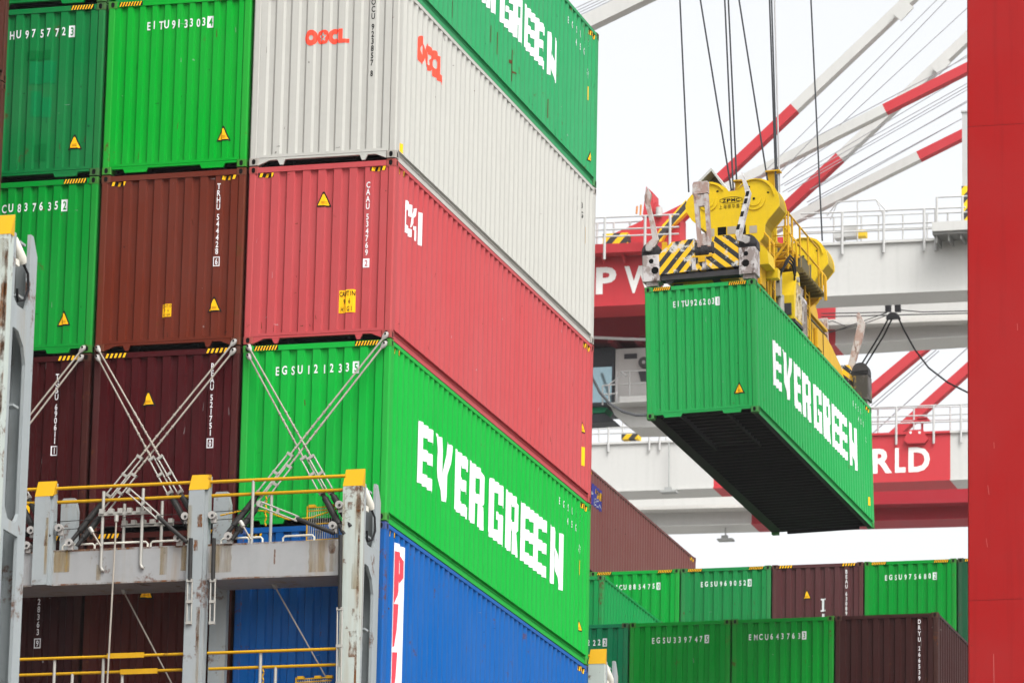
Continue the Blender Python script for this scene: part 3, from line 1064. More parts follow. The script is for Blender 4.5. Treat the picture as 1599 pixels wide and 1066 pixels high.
def stain_mat(name, rgb, dens):
    m, nt, b = nodes_of(name)
    v = obj_vec(nt, 2, (1, 1, 0.5))
    if 'run' in name:
        a = math_n(nt, 'MULTIPLY', ramp(nt, noise(nt, obj_vec(nt, 2, (9, 9, 0.8)), 1.0, 5, 0.6), 0.36, 0.72), 0.75)
    else:
        a = math_n(nt, 'MULTIPLY', ramp(nt, noise(nt, v, 7.0, 6, 0.7), 0.62 - 0.25 * dens, 0.70 - 0.1 * dens), 0.9)
    c = mix_c(nt, noise(nt, v, 16.0, 3, 0.6), rgb, tuple(x * 0.45 for x in rgb))
    L(nt, c, b.inputs['Base Color'])
    L(nt, a, b.inputs['Alpha'])
    b.inputs['Roughness'].default_value = 0.8
    return m


ST_RUST = stain_mat('rust_stain', (0.20, 0.082, 0.028), 0.85)
ST_OCHRE = stain_mat('ochre_run', (0.34, 0.24, 0.10), 0.75)


def stains(root, y, items):
    """rust and ochre runs on a front face: (x0, x1, z0, z1, which)"""
    for (x0, x1, z0, z1, w) in items:
        mb = MB()
        n = 6
        rg = random.Random(x0 * 31 + z0)
        j = (x1 - x0) * (0.05 if w else 0.22)
        pa = [(x0 + rg.uniform(0, j), z0 + (z1 - z0) * i / n) for i in range(n + 1)]
        pb = [(x1 - rg.uniform(0, j), z0 + (z1 - z0) * i / n) for i in range(n + 1)]
        for i in range(n):
            mb.poly([(pa[i][0], y, ZS + pa[i][1]), (pb[i][0], y, ZS + pb[i][1]), (pb[i + 1][0], y, ZS + pb[i + 1][1]), (pa[i + 1][0], y, ZS + pa[i + 1][1])])
        mb.build('ochre_stain' if w else 'rust_stain', ST_OCHRE if w else ST_RUST, root, True)


def lug(mb, x, y, z, r=0.062):
    mb.disc((x, y, z), 1, r, 0.09, 12)
    mb.disc((x + 0.012, y - 0.012, z - 0.01), 1, r * 0.34, 0.03, 8, 1)


def end_post(root, x0, x1, y0, top, bottom):
    """outermost post: front box with a yellow sloping cap, a pierced plate behind it"""
    mb = MB()
    zt = top
    mb.prism([(y0, bottom), (y0 + 0.14, bottom), (y0 + 0.14, zt), (y0, zt - 0.29)], 0, x0, x1)
    p = mb.build('post', B_PALE, root, True)
    mb = MB()
    e = 0.004
    mb.poly([(x0 - e, y0 - e, zt - 0.29), (x1 + e, y0 - e, zt - 0.29), (x1 + e, y0 + 0.142, zt + e), (x0 - e, y0 + 0.142, zt + e)])
    mb.poly([(x1 + e, y0 - e, zt - 0.29), (x1 + e, y0 + 0.144, zt - 0.29), (x1 + e, y0 + 0.144, zt + e)])
    mb.poly([(x0 - e, y0 + 0.144, zt - 0.29), (x0 - e, y0 - e, zt - 0.29), (x0 - e, y0 + 0.144, zt + e)])
    mb.build('cap', B_YEL, p, True)
    # pierced plate, built of strips and webs, with an inner wall behind the holes
    mb = MB()
    a, b_ = y0 + 0.14, y0 + 1.0
    t0, t1 = x1 - 0.05, x1 - 0.004
    back = b_ - 0.26
    mb.prism([(back, bottom), (b_, bottom), (b_, zt - 0.34), (b_ - 0.16, zt - 0.10), (back, zt - 0.10)], 0, t0, t1)
    mb.box(t0, t1, a, a + 0.10, bottom, zt - 0.22)
    zz = zt - 1.12
    # web between the upper opening and the slot, with rounded shoulders
    web = [(a + 0.10, zz - 0.34), (a + 0.17, zz - 0.33), (a + 0.30, zz - 0.34), (back - 0.1, zz - 0.5), (back, zz - 0.72), (back, zz + 0.10), (back - 0.06, zz - 0.02), (a + 0.22, zz - 0.02), (a + 0.10, zz + 0.06)]
    mb.prism(web, 0, t0, t1)
    low = zt - 4.1
    mb.prism([(a + 0.10, low), (back, low), (back, low + 0.3), (back - 0.12, low + 0.16), (a + 0.22, low + 0.16), (a + 0.10, low + 0.3)], 0, t0, t1)
    mb.build('side_plate', B_GREY, root, True)
    mb = MB()
    mb.box(x0 + 0.02, x0 + 0.05, a, b_, bottom, zt - 0.30)
    mb.box(x0 + 0.05, t0, b_ - 0.04, b_ - 0.01, bottom, zt - 0.36)
    for q in (0.24, 0.42, 0.95, 2.4):
        mb.box(x0 + 0.05, t0 - 0.004, b_ - 0.5, b_ - 0.3, zt - q - 0.03, zt - q)
    mb.build('inner_wall', B_GREY, root, True)
    # floodlight tucked behind the cap
    mb = MB()
    c = Vector((x1 - 0.05, a + 0.16, zt - 0.42))
    mb.tube([c + Vector((0, 0, 0.16)), c + Vector((0.02, 0.03, 0.06)), c + Vector((0.05, 0.14, -0.08)), c + Vector((0.06, 0.18, -0.14))], [0.035, 0.055, 0.065, 0.045], 10)
    mb.box(c.x - 0.05, c.x + 0.04, c.y - 0.02, c.y + 0.10, c.z - 0.20, c.z - 0.12)
    lp = mb.build('floodlight', LAMPW, root, True)
    mb = MB()
    q = c + Vector((0.05, 0.2, -0.13))
    mb.tube([q, q + Vector((0.01, 0.16, -0.10)), q + Vector((0.01, 0.20, -0.30)), q + Vector((0, 0.10, -0.46)), q + Vector((-0.03, -0.06, -0.52)), q + Vector((-0.03, -0.10, -0.36))], 0.018, 6)
    mb.build('lamp_cable', CABLE, lp, True)


def mk_bridge():
    z = lambda q: ZS + q
    root = thing('lashing_bridge', 'grey rust-streaked lashing bridge with yellow rails in front of the stack', 'lashing bridge', (-4.0, -1.0, z(-5)))
    end_post(root, -0.372, -0.068, -1.06, z(0.60), z(-5.0))
    for (xa, xb, bot) in ((-2.845, -2.545, -5.0), (-5.377, -5.082, -1.06), (-7.95, -7.65, -5.0)):
        mb = MB()
        mb.prism([(-1.12, z(bot)), (-0.99, z(bot)), (-0.99, z(0.60)), (-1.12, z(0.34))], 0, xa, xb - 0.05)
        mb.prism([(-1.06, z(bot)), (-0.90, z(bot)), (-0.90, z(0.585)), (-1.06, z(0.34))], 0, xb - 0.05, xb)
        p = mb.build('post', B_GREY, root, True)
        mb = MB()
        e = 0.004
        mb.poly([(xa - e, -1.12 - e, z(0.34)), (xb + e, -1.12 - e, z(0.34)), (xb + e, -0.99, z(0.605)), (xa - e, -0.99, z(0.605))])
        mb.poly([(xb + e, -1.12 - e, z(0.34)), (xb + e, -0.94, z(0.42)), (xb + e, -0.96, z(0.60)), (xb + e, -0.99, z(0.605))])
        mb.build('cap', B_YEL, p, True)
        mb = MB()
        mb.prism([(xa + 0.10, z(-1.0 if bot > -2 else bot)), (xa + 0.37, z(-1.0 if bot > -2 else bot)), (xa + 0.37, z(0.30)), (xa + 0.32, z(0.50)), (xa + 0.14, z(0.50)), (xa + 0.10, z(0.46))], 1, -0.24, -0.12)
        mb.build('rear_post', B_GREY, root, True)
    mb = MB()
    for a, b_ in ((-8.6, -5.377), (-5.377, -2.845), (-2.545, -0.372)):
        mb.box(a, b_, -1.0, -0.96, z(-1.06), z(-0.50))
        mb.box(a, b_, -0.955, -0.24, z(-0.56), z(-0.52))
        mb.box(a, b_, -0.955, -0.20, z(-1.06), z(-1.03))
        mb.box(a, b_, -0.28, -0.24, z(-1.025), z(-0.565))
    mb.build('cross_beam', paint('beam_grey', (0.26, 0.265, 0.265), 0.5, 0.35, 0.55, 0.35, 0.3, rust_scale=1.2, runs=0.85), root, True)
    mb = MB()
    mb.box(-8.6, -0.4, -1.0, -0.22, z(-3.30), z(-3.22))
    mb.box(-8.6, -0.4, -1.02, -1.0, z(-3.36), z(-3.10))
    mb.build('walkway', B_GREY, root, True)
    stains(root, -1.064, [(-0.115, -0.068, -4.5, 0.30, 0), (-0.16, -0.09, -0.2, 0.28, 0), (-0.30, -0.20, -0.06, 0.06, 0), (-0.22, -0.10, -2.35, -1.95, 0), (-0.18, -0.12, -1.72, -1.60, 0),
                          (-0.20, -0.075, -1.3, -0.9, 1), (-0.37, -0.33, -2.5, 0.2, 1), (-0.16, -0.07, -0.9, 0.1, 1)])
    stains(root, -1.124, [(-2.85, -2.78, -0.5, 0.1, 1), (-2.70, -2.60, -0.25, -0.05, 0), (-2.74, -2.66, -0.62, -0.45, 0), (-2.66, -2.595, -2.2, -1.5, 0), (-2.64, -2.595, -4.2, -1.6, 1),
                          (-5.37, -5.20, -1.055, -0.98, 0), (-5.18, -5.135, -0.9, 0.0, 1), (-5.20, -5.14, -0.45, -0.10, 0)])
    stains(root, -1.004, [(-0.92, -0.40, -1.0, -0.51, 1), (-0.60, -0.48, -0.72, -0.51, 0), (-2.54, -2.15, -0.95, -0.51, 1), (-5.07, -4.80, -0.85, -0.51, 1), (-3.32, -3.20, -0.95, -0.51, 1), (-3.27, -3.22, -0.62, -0.51, 0),
                          (-2.98, -2.86, -0.9, -0.51, 1), (-1.475, -1.445, -0.85, -0.62, 0), (-4.36, -4.28, -1.0, -0.75, 1), (-8.0, -0.4, -1.06, -1.035, 0), (-8.0, -0.4, -0.53, -0.50, 0)])
    # rails
    mb = MB()
    for a, b_ in ((-8.6, -5.36), (-5.1, -2.83), (-2.56, -0.36)):
        mb.tube([(a, -0.98, z(0.485)), (b_, -0.98, z(0.49))], 0.027, 8)
        mb.tube([(a, -0.90, z(0.285)), (b_, -0.90, z(0.29))], 0.027, 8)
    mb.build('handrail', B_YEL, root, True)
    mb = MB()
    for a, b_ in ((-8.6, -2.86), (-2.50, -0.36)):
        mb.tube([(a, -0.98, z(-2.20)), (b_, -0.98, z(-2.20))], 0.024, 8)
        mb.tube([(a, -0.90, z(-2.43)), (b_, -0.90, z(-2.43))], 0.024, 8)
    mb.box(-4.12, -3.52, -1.03, -1.0, z(-2.24), z(-2.16))
    mb.box(-3.92, -3.32, -0.95, -0.92, z(-2.48), z(-2.40))
    mb.build('handrail', B_YEL, root, True)
    for (x, y, a, b_) in ((-4.28, -1.02, -0.80, 0.40), (-3.98, -0.88, -0.5, 0.22), (-3.63, -1.02, -0.78, 0.42), (-3.36, -0.88, -0.5, 0.24), (-1.85, -0.98, -0.52, 0.48), (-1.58, -0.88, -0.52, 0.28),
                          (-5.0, -0.95, -3.2, -2.22), (-4.72, -0.9, -3.2, -2.44), (-4.2, -0.95, -3.2, -2.22), (-3.9, -0.9, -3.2, -2.44), (-1.65, -0.95, -3.2, -2.22), (-1.42, -0.9, -3.2, -2.44)):
        mb = MB()
        mb.tube([(x, y, z(a)), (x, y, z(b_))], 0.026, 8)
        if a < -0.6 and a > -1:
            mb.tube([(x, y, z(a)), (x + 0.02, y, z(a - 0.05)), (x + 0.06, y, z(a - 0.06))], 0.026, 8)
        mb.build('stanchion', GALV, root, True)
    # combs that hold the loose rods
    for (x0, y, zc) in ((-4.34, -1.06, 0.06), (-4.02, -0.90, -0.10)):
        mb = MB()
        mb.box(x0, x0 + 0.86, y, y + 0.03, z(zc - 0.055), z(zc))
        for k in range(6):
            q = x0 + 0.02 + k * 0.152
            mb.box(q, q + 0.075, y - 0.03, y + 0.05, z(zc - 0.03), z(zc + 0.05))
        mb.build('rod_rack', GALV, root, True)
    # low hoops along the beam's top edge
    mb = MB()
    for a, b_ in ((-4.95, -4.42), (-4.42, -3.55), (-3.50, -2.92), (-2.35, -1.90), (-1.86, -1.68), (-1.35, -0.85)):
        mb.tube([(a, -0.95, z(-0.52)), (a, -0.95, z(-0.44)), (a + 0.03, -0.95, z(-0.41)), (b_ - 0.03, -0.95, z(-0.41)), (b_, -0.95, z(-0.44)), (b_, -0.95, z(-0.52))], 0.017, 6)
    mb.build('toe_rail', LAMPW, root, True)
    # lashing eyes
    for (x, zz) in ((-5.44, -0.18), (-5.50, -0.42), (-4.98, -0.16), (-4.80, -0.40), (-2.91, -0.06), (-3.02, -0.40), (-2.47, -0.06), (-2.2, -0.40), (-0.42, 0.02), (-0.52, -0.30)):
        mb = MB()
        lug(mb, x, -1.10, z(zz))
        mb.box(x - 0.03, x + 0.05, -1.04, -0.96, z(zz - 0.11), z(zz + 0.02))
        mb.build('lashing_eye', [EYE, GREASE], root, True)
    # wire guard with its yellow top bar
    for (zt, zb, xa, xb) in ((0.05, -0.46, -1.02, -0.40), (-2.62, -3.1, -1.12, -0.55)):
        mb = MB()
        k = xa
        while k <= xb + 1e-6:
            mb.tube([(k, -0.80, z(zb)), (k, -0.80, z(zt))], 0.007, 4, 1)
            k += 0.036
        for q in (zt, zt - 0.05, zt - 0.26, zb):
            mb.tube([(xa, -0.80, z(q)), (xb, -0.80, z(q + 0.02))], 0.011, 5, 0)
        for q in (xa + 0.03, (xa + xb) / 2 + 0.02, xb - 0.08):
            mb.box(q, q + 0.10, -0.84, -0.76, z(zt), z(zt + 0.045))
        mb.tube([(xa, -0.80, z(zb)), (xa, -0.80, z(zt + 0.03))], 0.014, 5, 0)
        mb.build('wire_guard', [B_YEL, GALV], root, True)
    # yellow chain, hanging and swagged
    mb = MB()
    def chain(pts, r=0.014):
        for i in range(len(pts) - 1):
            a, b_ = Vector(pts[i]), Vector(pts[i + 1])
            n = max(1, int((b_ - a).length / 0.06))
            for k in range(n):
                p, q = a.lerp(b_, k / n), a.lerp(b_, (k + 0.8) / n)
                off = Vector((0.010 if k % 2 else -0.010, 0, 0))
                mb.tube([p + off, q - off], r, 5)
    chain([(-1.66, -0.9, z(0.24)), (-1.66, -0.9, z(-0.24))])
    chain([(-2.4, -0.86, z(-0.02)), (-2.0, -0.86, z(0.05)), (-1.7, -0.86, z(0.02)), (-1.3, -0.86, z(-0.13)), (-0.95, -0.86, z(-0.12)), (-0.6, -0.86, z(-0.02)), (-0.38, -0.86, z(0.12))])
    chain([(-1.62, -0.9, z(-2.46)), (-1.62, -0.9, z(-2.9))])
    mb.build('safety_chain', B_YEL, root, True)
    # slack steel wires
    mb = MB()
    for q in (0.0, -0.13):
        mb.tube([(-7.6, -1.0, z(q - 0.02)), (-5.2, -1.0, z(q - 0.05)), (-2.8, -1.0, z(q)), (-1.9, -1.0, z(q + 0.02))], 0.007, 4)
    mb.build('guard_wire', GREASE, root, True)
    # its neighbours, one bay nearer and one bay further, of which only the end posts show
    r2 = thing('lashing_bridge', 'rust-edged grey post of the nearer lashing bridge at the left edge', 'lashing bridge', (-0.5, -15.0, z(-5)))
    end_post(r2, -0.76, -0.437, -15.06, z(0.80), z(-8.0))
    mb = MB()
    mb.box(-6.0, -0.76, -15.0, -14.2, z(-0.9), z(-0.35))
    mb.build('cross_beam', B_GREY, r2, True)
    stains(r2, -15.064, [(-0.55, -0.437, -2.2, 0.45, 0), (-0.50, -0.437, -5.0, 0.4, 0), (-0.66, -0.52, -1.5, -0.7, 0), (-0.6, -0.46, -0.1, 0.45, 1)])
    r3 = thing('lashing_bridge', 'small yellow-capped end post of the farther lashing bridge, behind the stack', 'lashing bridge', (-0.3, 13.0, z(-5)))
    end_post(r3, -0.205, 0.085, 12.94, z(0.47), z(-5.0))
    mb = MB()
    mb.tube([(-1.2, 13.02, z(0.34)), (-0.2, 13.02, z(0.34))], 0.027, 8)
    mb.tube([(-1.2, 13.08, z(0.16)), (-0.2, 13.08, z(0.16))], 0.027, 8)
    mb.build('handrail', B_YEL, r3, True)


def lashing(u0, v0, u1, v1, label, frac=0.58, y1=-1.05, group='lashing rods holding the stack'):
    """rod hooked into a corner casting, turnbuckle on its lower part, down to an eye on the bridge"""
    a = at(u0, v0, -0.06)
    c = at(u1, v1, y1)
    d = c - a
    root = thing('lashing_rod', label, 'lashing rod', tuple(c), group)
    k = a + d * frac
    mb = MB()
    mb.tube([a, k], 0.0155, 6)
    n = 7
    for i in range(n):
        p = a + d * (frac - 0.25 + 0.25 * i / n)
        mb.tube([p, p + d.normalized() * 0.03], 0.024, 6)
    mb.build('rod', ROD, root, True)
    mb = MB()
    dn = d.normalized()
    mb.tube([a + Vector((0, 0.05, 0.03)), a - dn * 0.0, a + dn * 0.05, a + dn * 0.10], [0.026, 0.044, 0.040, 0.018], 8)
    mb.disc((a.x - 0.0, a.y - 0.055, a.z), 1, 0.018, 0.006, 8, 1)
    mb.build('hook', [EYE, BLACK], root, True)
    mb = MB()
    sd = dn.cross(Vector((0, 1, 0))).normalized() * 0.042
    e = a + d * (frac + 0.20)
    for sg in (1, -1):
        mb.tube([k + sd * sg, e + sd * sg], 0.0135, 6)
    for q in (0, 0.45, 0.95):
        p = k.lerp(e, q)
        mb.bar(p - sd * 1.3, p + sd * 1.3, 0.05, 0.045)
    mb.build('turnbuckle', GALV, root, True)
    mb = MB()
    mb.tube([e, c], 0.034, 8)
    mb.tube([e.lerp(c, 0.1), e.lerp(c, 0.75)], 0.052, 8)
    mb.build('threaded_end', GREASE, root, True)


mk_bridge()
for (u0, v0, u1, v1, lab, fr) in (
        (388, 541, 548, 822, 'upper of the two rods down from the bright green container\'s left corner', 0.62),
        (388, 555, 538, 834, 'lower of the two rods down from the bright green container\'s left corner', 0.58),
        (603, 522, 352, 836, 'upper of the two rods down from the bright green container\'s right corner', 0.60),
        (601, 536, 362, 842, 'lower of the two rods down from the bright green container\'s right corner', 0.63),
        (152, 543, 312, 822, 'upper of the two rods down from the maroon container\'s left corner', 0.62),
        (152, 557, 300, 834, 'lower of the two rods down from the maroon container\'s left corner', 0.58),
        (366, 533, 110, 846, 'upper of the two rods down from the maroon container\'s right corner', 0.58),
        (365, 547, 120, 852, 'lower of the two rods down from the maroon container\'s right corner', 0.64),
        (130, 543, -120, 858, 'upper of the two rods crossing the dark maroon container at far left', 0.60),
        (127, 557, -110, 864, 'lower of the two rods crossing the dark maroon container at far left', 0.63),
        (-82, 553, 78, 838, 'rod emerging left of the first short post, higher of two', 0.60),
        (-84, 567, 66, 850, 'rod emerging left of the first short post, lower of two', 0.58)):
    lashing(u0, v0, u1, v1, lab, fr)


def loose(u0, v0, u1, v1, label, heavy=True, y=-1.12, r=0.016, mat=None):
    a, c = at(u0, v0, y), at(u1, v1, y)
    d = (c - a)
    dn = d.normalized()
    root = thing('loose_rod', label, 'loose rod', tuple(c), 'loose lashing gear on the bridge')
    if heavy:
        mb = MB()
        sd = dn.cross(Vector((0, 1, 0))).normalized() * 0.036
        k = a + d * 0.5
        for sg in (1, -1):
            mb.tube([a + sd * sg, k + sd * sg], 0.014, 6)
        for q in (0, 0.5, 1):
            p = a.lerp(k, q)
            mb.bar(p - sd * 1.3, p + sd * 1.3, 0.05, 0.045)
        mb.build('turnbuckle', GALV, root, True)
        mb = MB()
        mb.tube([k, c], 0.034, 8)
        mb.build('threaded_end', GREASE, root, True)
    else:
        mb = MB()
        mb.tube([a, c], r, 6)
        mb.build('rod', mat or ROD, root, True)
        mb = MB()
        mb.tube([a - dn * 0.02, a + dn * 0.08], 0.035, 8)
        mb.build('hook', GALV, root, True)


loose(201, 766, 292, 846, 'unhooked turnbuckle leaning over the beam, in front of the maroon container')
loose(405, 786, 522, 832, 'unhooked turnbuckle leaning towards the wire guard')
loose(182, 806, 167, 1075, 'long pale rod hanging straight down from the rod rack', False)
loose(191, 919, 268, 1066, 'thin rod slanting across the dark brown container, turnbuckle low down', False, -0.5, 0.013)
loose(427, 911, 512, 1062, 'thin rod slanting across the blue container under the beam', False, -0.5, 0.013)
loose(141, 825, 158, 853, 'short pale lever standing on the beam beside the first short post', False)
loose(376, 815, 392, 842, 'short pale lever standing on the beam beside the middle post', False)
for (u, v0, v1, lab) in ((295, 840, 972, 'turnbuckle hanging on the left side of the middle post'), (331, 840, 972, 'turnbuckle hanging on the right side of the middle post'),
                         (529, 835, 1066, 'long turnbuckle hanging beside the corner post')):
    loose(u, v1 - 0, u + 3, v0, lab, True, -1.14)

# ---------------------------------------------------------------- spreader and headblock (in the hanging container's frame)
S_STRL = striped('spreader_stripes_left', (0.70, 0.42, 0.02), (0.035, 0.035, 0.037), 0.76, -0.65, 0.20, scuff=0.72)
S_STRR = striped('spreader_stripes_right', (0.70, 0.42, 0.02), (0.035, 0.035, 0.037), 0.65, 0.76, 0.20, scuff=0.66)
def scuffed(name, ca, cb, cc, sc=2.6):
    m, nt, b = nodes_of(name)
    v = obj_vec(nt, 4)
    c = mix_c(nt, ramp(nt, noise(nt, v, sc, 6, 0.68), 0.46, 0.54), ca, cb)
    c = mix_c(nt, ramp(nt, noise(nt, obj_vec(nt, 9, (1, 1, 0.4)), sc * 1.9, 6, 0.7), 0.56, 0.63), c, cc)
    L(nt, c, b.inputs['Base Color'])
    b.inputs['Roughness'].default_value = 0.5
    return m


S_SCUF = scuffed('spreader_scuffed', (0.46, 0.44, 0.43), (0.24, 0.205, 0.19), (0.085, 0.06, 0.05))
S_YEL = paint('crane_yellow', (0.60, 0.42, 0.014), 0.42, 0.10, 0.22, 0.5, 0.35, runs=0.25)
S_OCH = paint('spreader_yellow', (0.52, 0.30, 0.014), 0.45, 0.15, 0.45, 0.6, 0.5, runs=0.45)
S_DARK = plain('hub_rubber', (0.05, 0.048, 0.05), 0.6, 0, 0.4)
S_BW = striped('black_white_bands', (0.72, 0.72, 0.70), (0.05, 0.05, 0.055), 0, 1, 0.30, scuff=0.35)
S_FLIP = scuffed('flipper_worn', (0.40, 0.37, 0.35), (0.30, 0.21, 0.18), (0.16, 0.105, 0.085), 3.5)
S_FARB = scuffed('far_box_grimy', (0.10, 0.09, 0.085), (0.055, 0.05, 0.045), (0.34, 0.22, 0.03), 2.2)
S_ARMW = scuffed('arm_white', (0.56, 0.56, 0.55), (0.42, 0.40, 0.39), (0.22, 0.18, 0.16), 3.0)
PATCH = plain('grey_patch', (0.33, 0.30, 0.25), 0.6)


def hx(u, v, y):
    p = hat(u, v, y)
    return (p.x, p.z)


def mk_spreader():
    root = thing('spreader', 'yellow spreader with striped end beam gripping the hanging container', 'spreader', HANG @ TX((0, 0, HC)))
    WM[root.name] = HANG            # build in the container's frame, shifted down by the root's own height
    dz = HC

    def put(mb, name, mats, parent=root):
        mb.v = [(p[0], p[1], p[2] - dz) for p in mb.v]
        return mb.build(name, mats, parent)
    for yy, sg in ((0.0, 1), (L40, -1)):
        def Y(q):
            return yy + sg * q
        ya, yb = sorted((Y(0.02), Y(0.30)))
        mb = MB()
        mb.prism([(0.33, 3.16), (1.12, 3.19), (1.12, 3.90), (0.62, 3.86), (0.33, 3.62)], 1, ya, yb)
        mb.box(1.12, 1.22, ya, yb, 3.19, 3.47)
        e1 = put(mb, 'end_beam', S_STRL)
        mb = MB()
        mb.prism([(1.22, 3.19), (2.10, 3.22), (2.10, 3.62), (1.98, 3.91), (1.58, 3.92), (1.42, 3.50), (1.22, 3.47)], 1, ya, yb)
        put(mb, 'end_beam', S_STRR)
        mb = MB()
        mb.box(0.36, 2.08, min(Y(0.06), Y(0.34)), max(Y(0.06), Y(0.34)), 3.04, 3.155)
        mb.disc((0.53, Y(0.1), 3.06), 1, 0.10, 0.03 * sg, 14)
        put(mb, 'lower_flange', S_DARK)
        mb = MB()
        for a in (1.06, 1.29):
            mb.box(a, a + 0.08, min(Y(-0.01), Y(0.05)), max(Y(-0.01), Y(0.05)), 3.20, 3.47)
        put(mb, 'wear_strip', S_SCUF)
        for xa, xb, side in ((-0.03, 0.335, -1), (2.09, 2.455, 1)):
            mb = MB()
            y0_, y1_ = sorted((Y(-0.03), Y(0.42)))
            mb.cbox(xa, xb, y0_, y1_, 3.02, 3.60, 0.02, 0)
            c = (xa + xb) / 2
            yf = Y(-0.033)
            for (cx, cz, w, h_) in ((c - side * 0.02, 3.46, 0.055, 0.055), (c - side * 0.10 if side < 0 else c - 0.03, 3.25, 0.085, 0.085)):
                pl = [(cx + w * math.cos(PI / 8 + i * PI / 4), yf, cz + h_ * math.sin(PI / 8 + i * PI / 4)) for i in range(8)]
                mb.poly(pl if sg > 0 else list(reversed(pl)), 1)
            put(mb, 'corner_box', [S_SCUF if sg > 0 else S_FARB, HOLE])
            mb = MB()
            mb.box(xa + 0.07, xb - 0.05, y0_ + 0.06, y1_ - 0.06, 2.925, 3.02)
            put(mb, 'twistlock_foot', S_SCUF)
            # rubber-faced hub that turns the guide arm
            mb = MB()
            hc = 0.13 if side < 0 else 2.27
            q0, q1 = sorted((Y(0.10), Y(0.40)))
            mb.disc((hc, q0, 3.72), 1, 0.20, q1 - q0, 18)
            mb.box(hc - 0.20, hc + 0.20, q0, q1, 3.60, 3.72)
            hb = put(mb, 'hub', S_DARK)
            mb = MB()
            q0, q1 = sorted((Y(0.02), Y(0.10)))
            mb.disc((hc - 0.02, q0, 3.78), 1, 0.075, q1 - q0, 12)
            put(mb, 'hub_pin', EYE, hb)
            mb = MB()
            mb.box(hc + side * -0.30 - 0.05, hc + side * -0.30 + 0.05, q1, q1 + 0.1, 3.62, 3.90)
            put(mb, 'bracket', S_OCH, hb)
            # guide arm, bent outwards at its tip
            mb = MB()
            tilt = -1 if side < 0 else 1
            if sg > 0:
                arm = [(0.04, 3.72), (0.24, 3.80), (0.32, 3.94), (0.20, 4.50), (0.135, 4.80), (0.18, 4.98), (0.09, 5.14), (0.03, 4.94), (0.035, 4.78), (0.12, 4.44), (0.19, 3.98), (0.04, 3.86)] if side < 0 else \
                      [(2.30, 3.72), (2.33, 3.84), (2.15, 3.92), (2.33, 4.62), (2.37, 4.82), (2.19, 5.30), (2.17, 5.24), (2.26, 4.80), (2.02, 3.94), (2.06, 3.78)]
            else:
                arm = [(2.28, 3.62), (2.30, 3.72), (2.08, 3.92), (2.30, 4.62), (2.36, 4.92), (2.22, 5.22), (2.16, 5.16), (2.18, 4.90), (1.92, 3.92), (1.96, 3.84)] if side > 0 else \
                      [(0.10, 3.62), (0.36, 3.84), (0.40, 3.92), (0.24, 4.90), (0.24, 5.16), (0.18, 5.22), (0.04, 4.92), (0.10, 4.62), (0.22, 3.92), (0.06, 3.74)]
            q0, q1 = sorted((Y(0.03), Y(0.13)))
            mb.prism(arm, 1, q0, q1)
            if side > 0 and sg > 0:
                for (zz, dx) in ((4.02, 0), (4.30, 0.09), (4.58, 0.175), (4.74, 0.215)):
                    mb.prism([(2.035 + dx, zz), (2.105 + dx, zz), (2.135 + dx, zz + 0.115), (2.065 + dx, zz + 0.115)], 1, q0 - 0.004, q0 - 0.001, 1)
            put(mb, 'guide_arm', [S_ARMW if (side > 0 and sg > 0) else S_FLIP, BLACK])
        # middle guide arm
        mb = MB()
        q0, q1 = sorted((Y(-0.04), Y(0.10)))
        mb.prism([(1.11, 4.86), (1.45, 4.88), (1.45, 5.14), (1.14, 5.14), (1.11, 5.08)], 1, q0, q1)
        mb.prism([(1.20, 3.68), (1.27, 3.68), (1.22, 4.86), (1.13, 4.86)], 1, q0, q1)
        mb.prism([(1.42, 3.68), (1.49, 3.68), (1.44, 4.86), (1.36, 4.86)], 1, q0, q1)
        mb.box(1.22, 1.37, q0 + 0.02, q1 - 0.02, 4.60, 4.86)
        mb.box(1.25, 1.43, q0 + 0.02, q1 - 0.02, 3.72, 3.98)
        put(mb, 'guide_arm', S_FLIP)
        mb = MB()
        q0, q1 = sorted((Y(0.0), Y(0.28)))
        mb.tube([(1.16, (q0 + q1) / 2, 3.66), (1.53, (q0 + q1) / 2, 3.66)], 0.16, 14)
        for k in range(4):
            mb.tube([(1.14 + k * 0.12, (q0 + q1) / 2, 3.66), (1.19 + k * 0.12, (q0 + q1) / 2, 3.66)], 0.175, 14)
        put(mb, 'hub', S_DARK)
        mb = MB()
        mb.box(1.08, 1.52, q0, q1 + 0.05, 3.47, 3.51)
        mb.box(1.20, 1.36, q0 - 0.02, q1, 3.36, 3.47)
        put(mb, 'bracket', S_OCH)
    # longitudinal girders
    for xa, xb in ((0.46, 0.86), (1.60, 2.00)):
        mb = MB()
        out = [(0.35, 3.02), (11.85, 3.02), (11.85, 3.30), (11.3, 3.36), (10.9, 3.62), (9.9, 3.86), (8.7, 4.02), (3.4, 4.02), (1.4, 3.98), (0.35, 3.60)]
        mb.prism(out, 0, xa, xb)
        put(mb, 'main_girder', S_OCH)
    mb = MB()
    mb.box(0.86, 1.60, 1.0, 11.2, 3.10, 3.60)
    for y in (1.5, 2.3, 3.3):
        mb.box(2.002, 2.05, y, y + 0.06, 3.0, 4.0)
    mb.prism([(1.2, 4.03), (9.2, 4.03), (9.2, 4.09), (1.2, 4.09)], 0, 1.52, 2.06)
    mb.prism([(1.2, 4.03), (9.2, 4.03), (9.2, 4.09), (1.2, 4.09)], 0, 0.40, 0.92)
    put(mb, 'centre_frame', S_OCH)
    mb = MB()
    mb.prism([(0.55, 2.98), (0.75, 2.98), (1.12, 3.55), (0.92, 3.55)], 1, 0.37, 0.41)
    mb.prism([(1.45, 2.98), (1.62, 2.98), (1.30, 3.55), (1.12, 3.55)], 1, 0.37, 0.41)
    put(mb, 'brace', S_DARK)
    mb = MB()
    mb.box(0.50, 1.98, 0.42, 0.48, 2.95, 3.55)
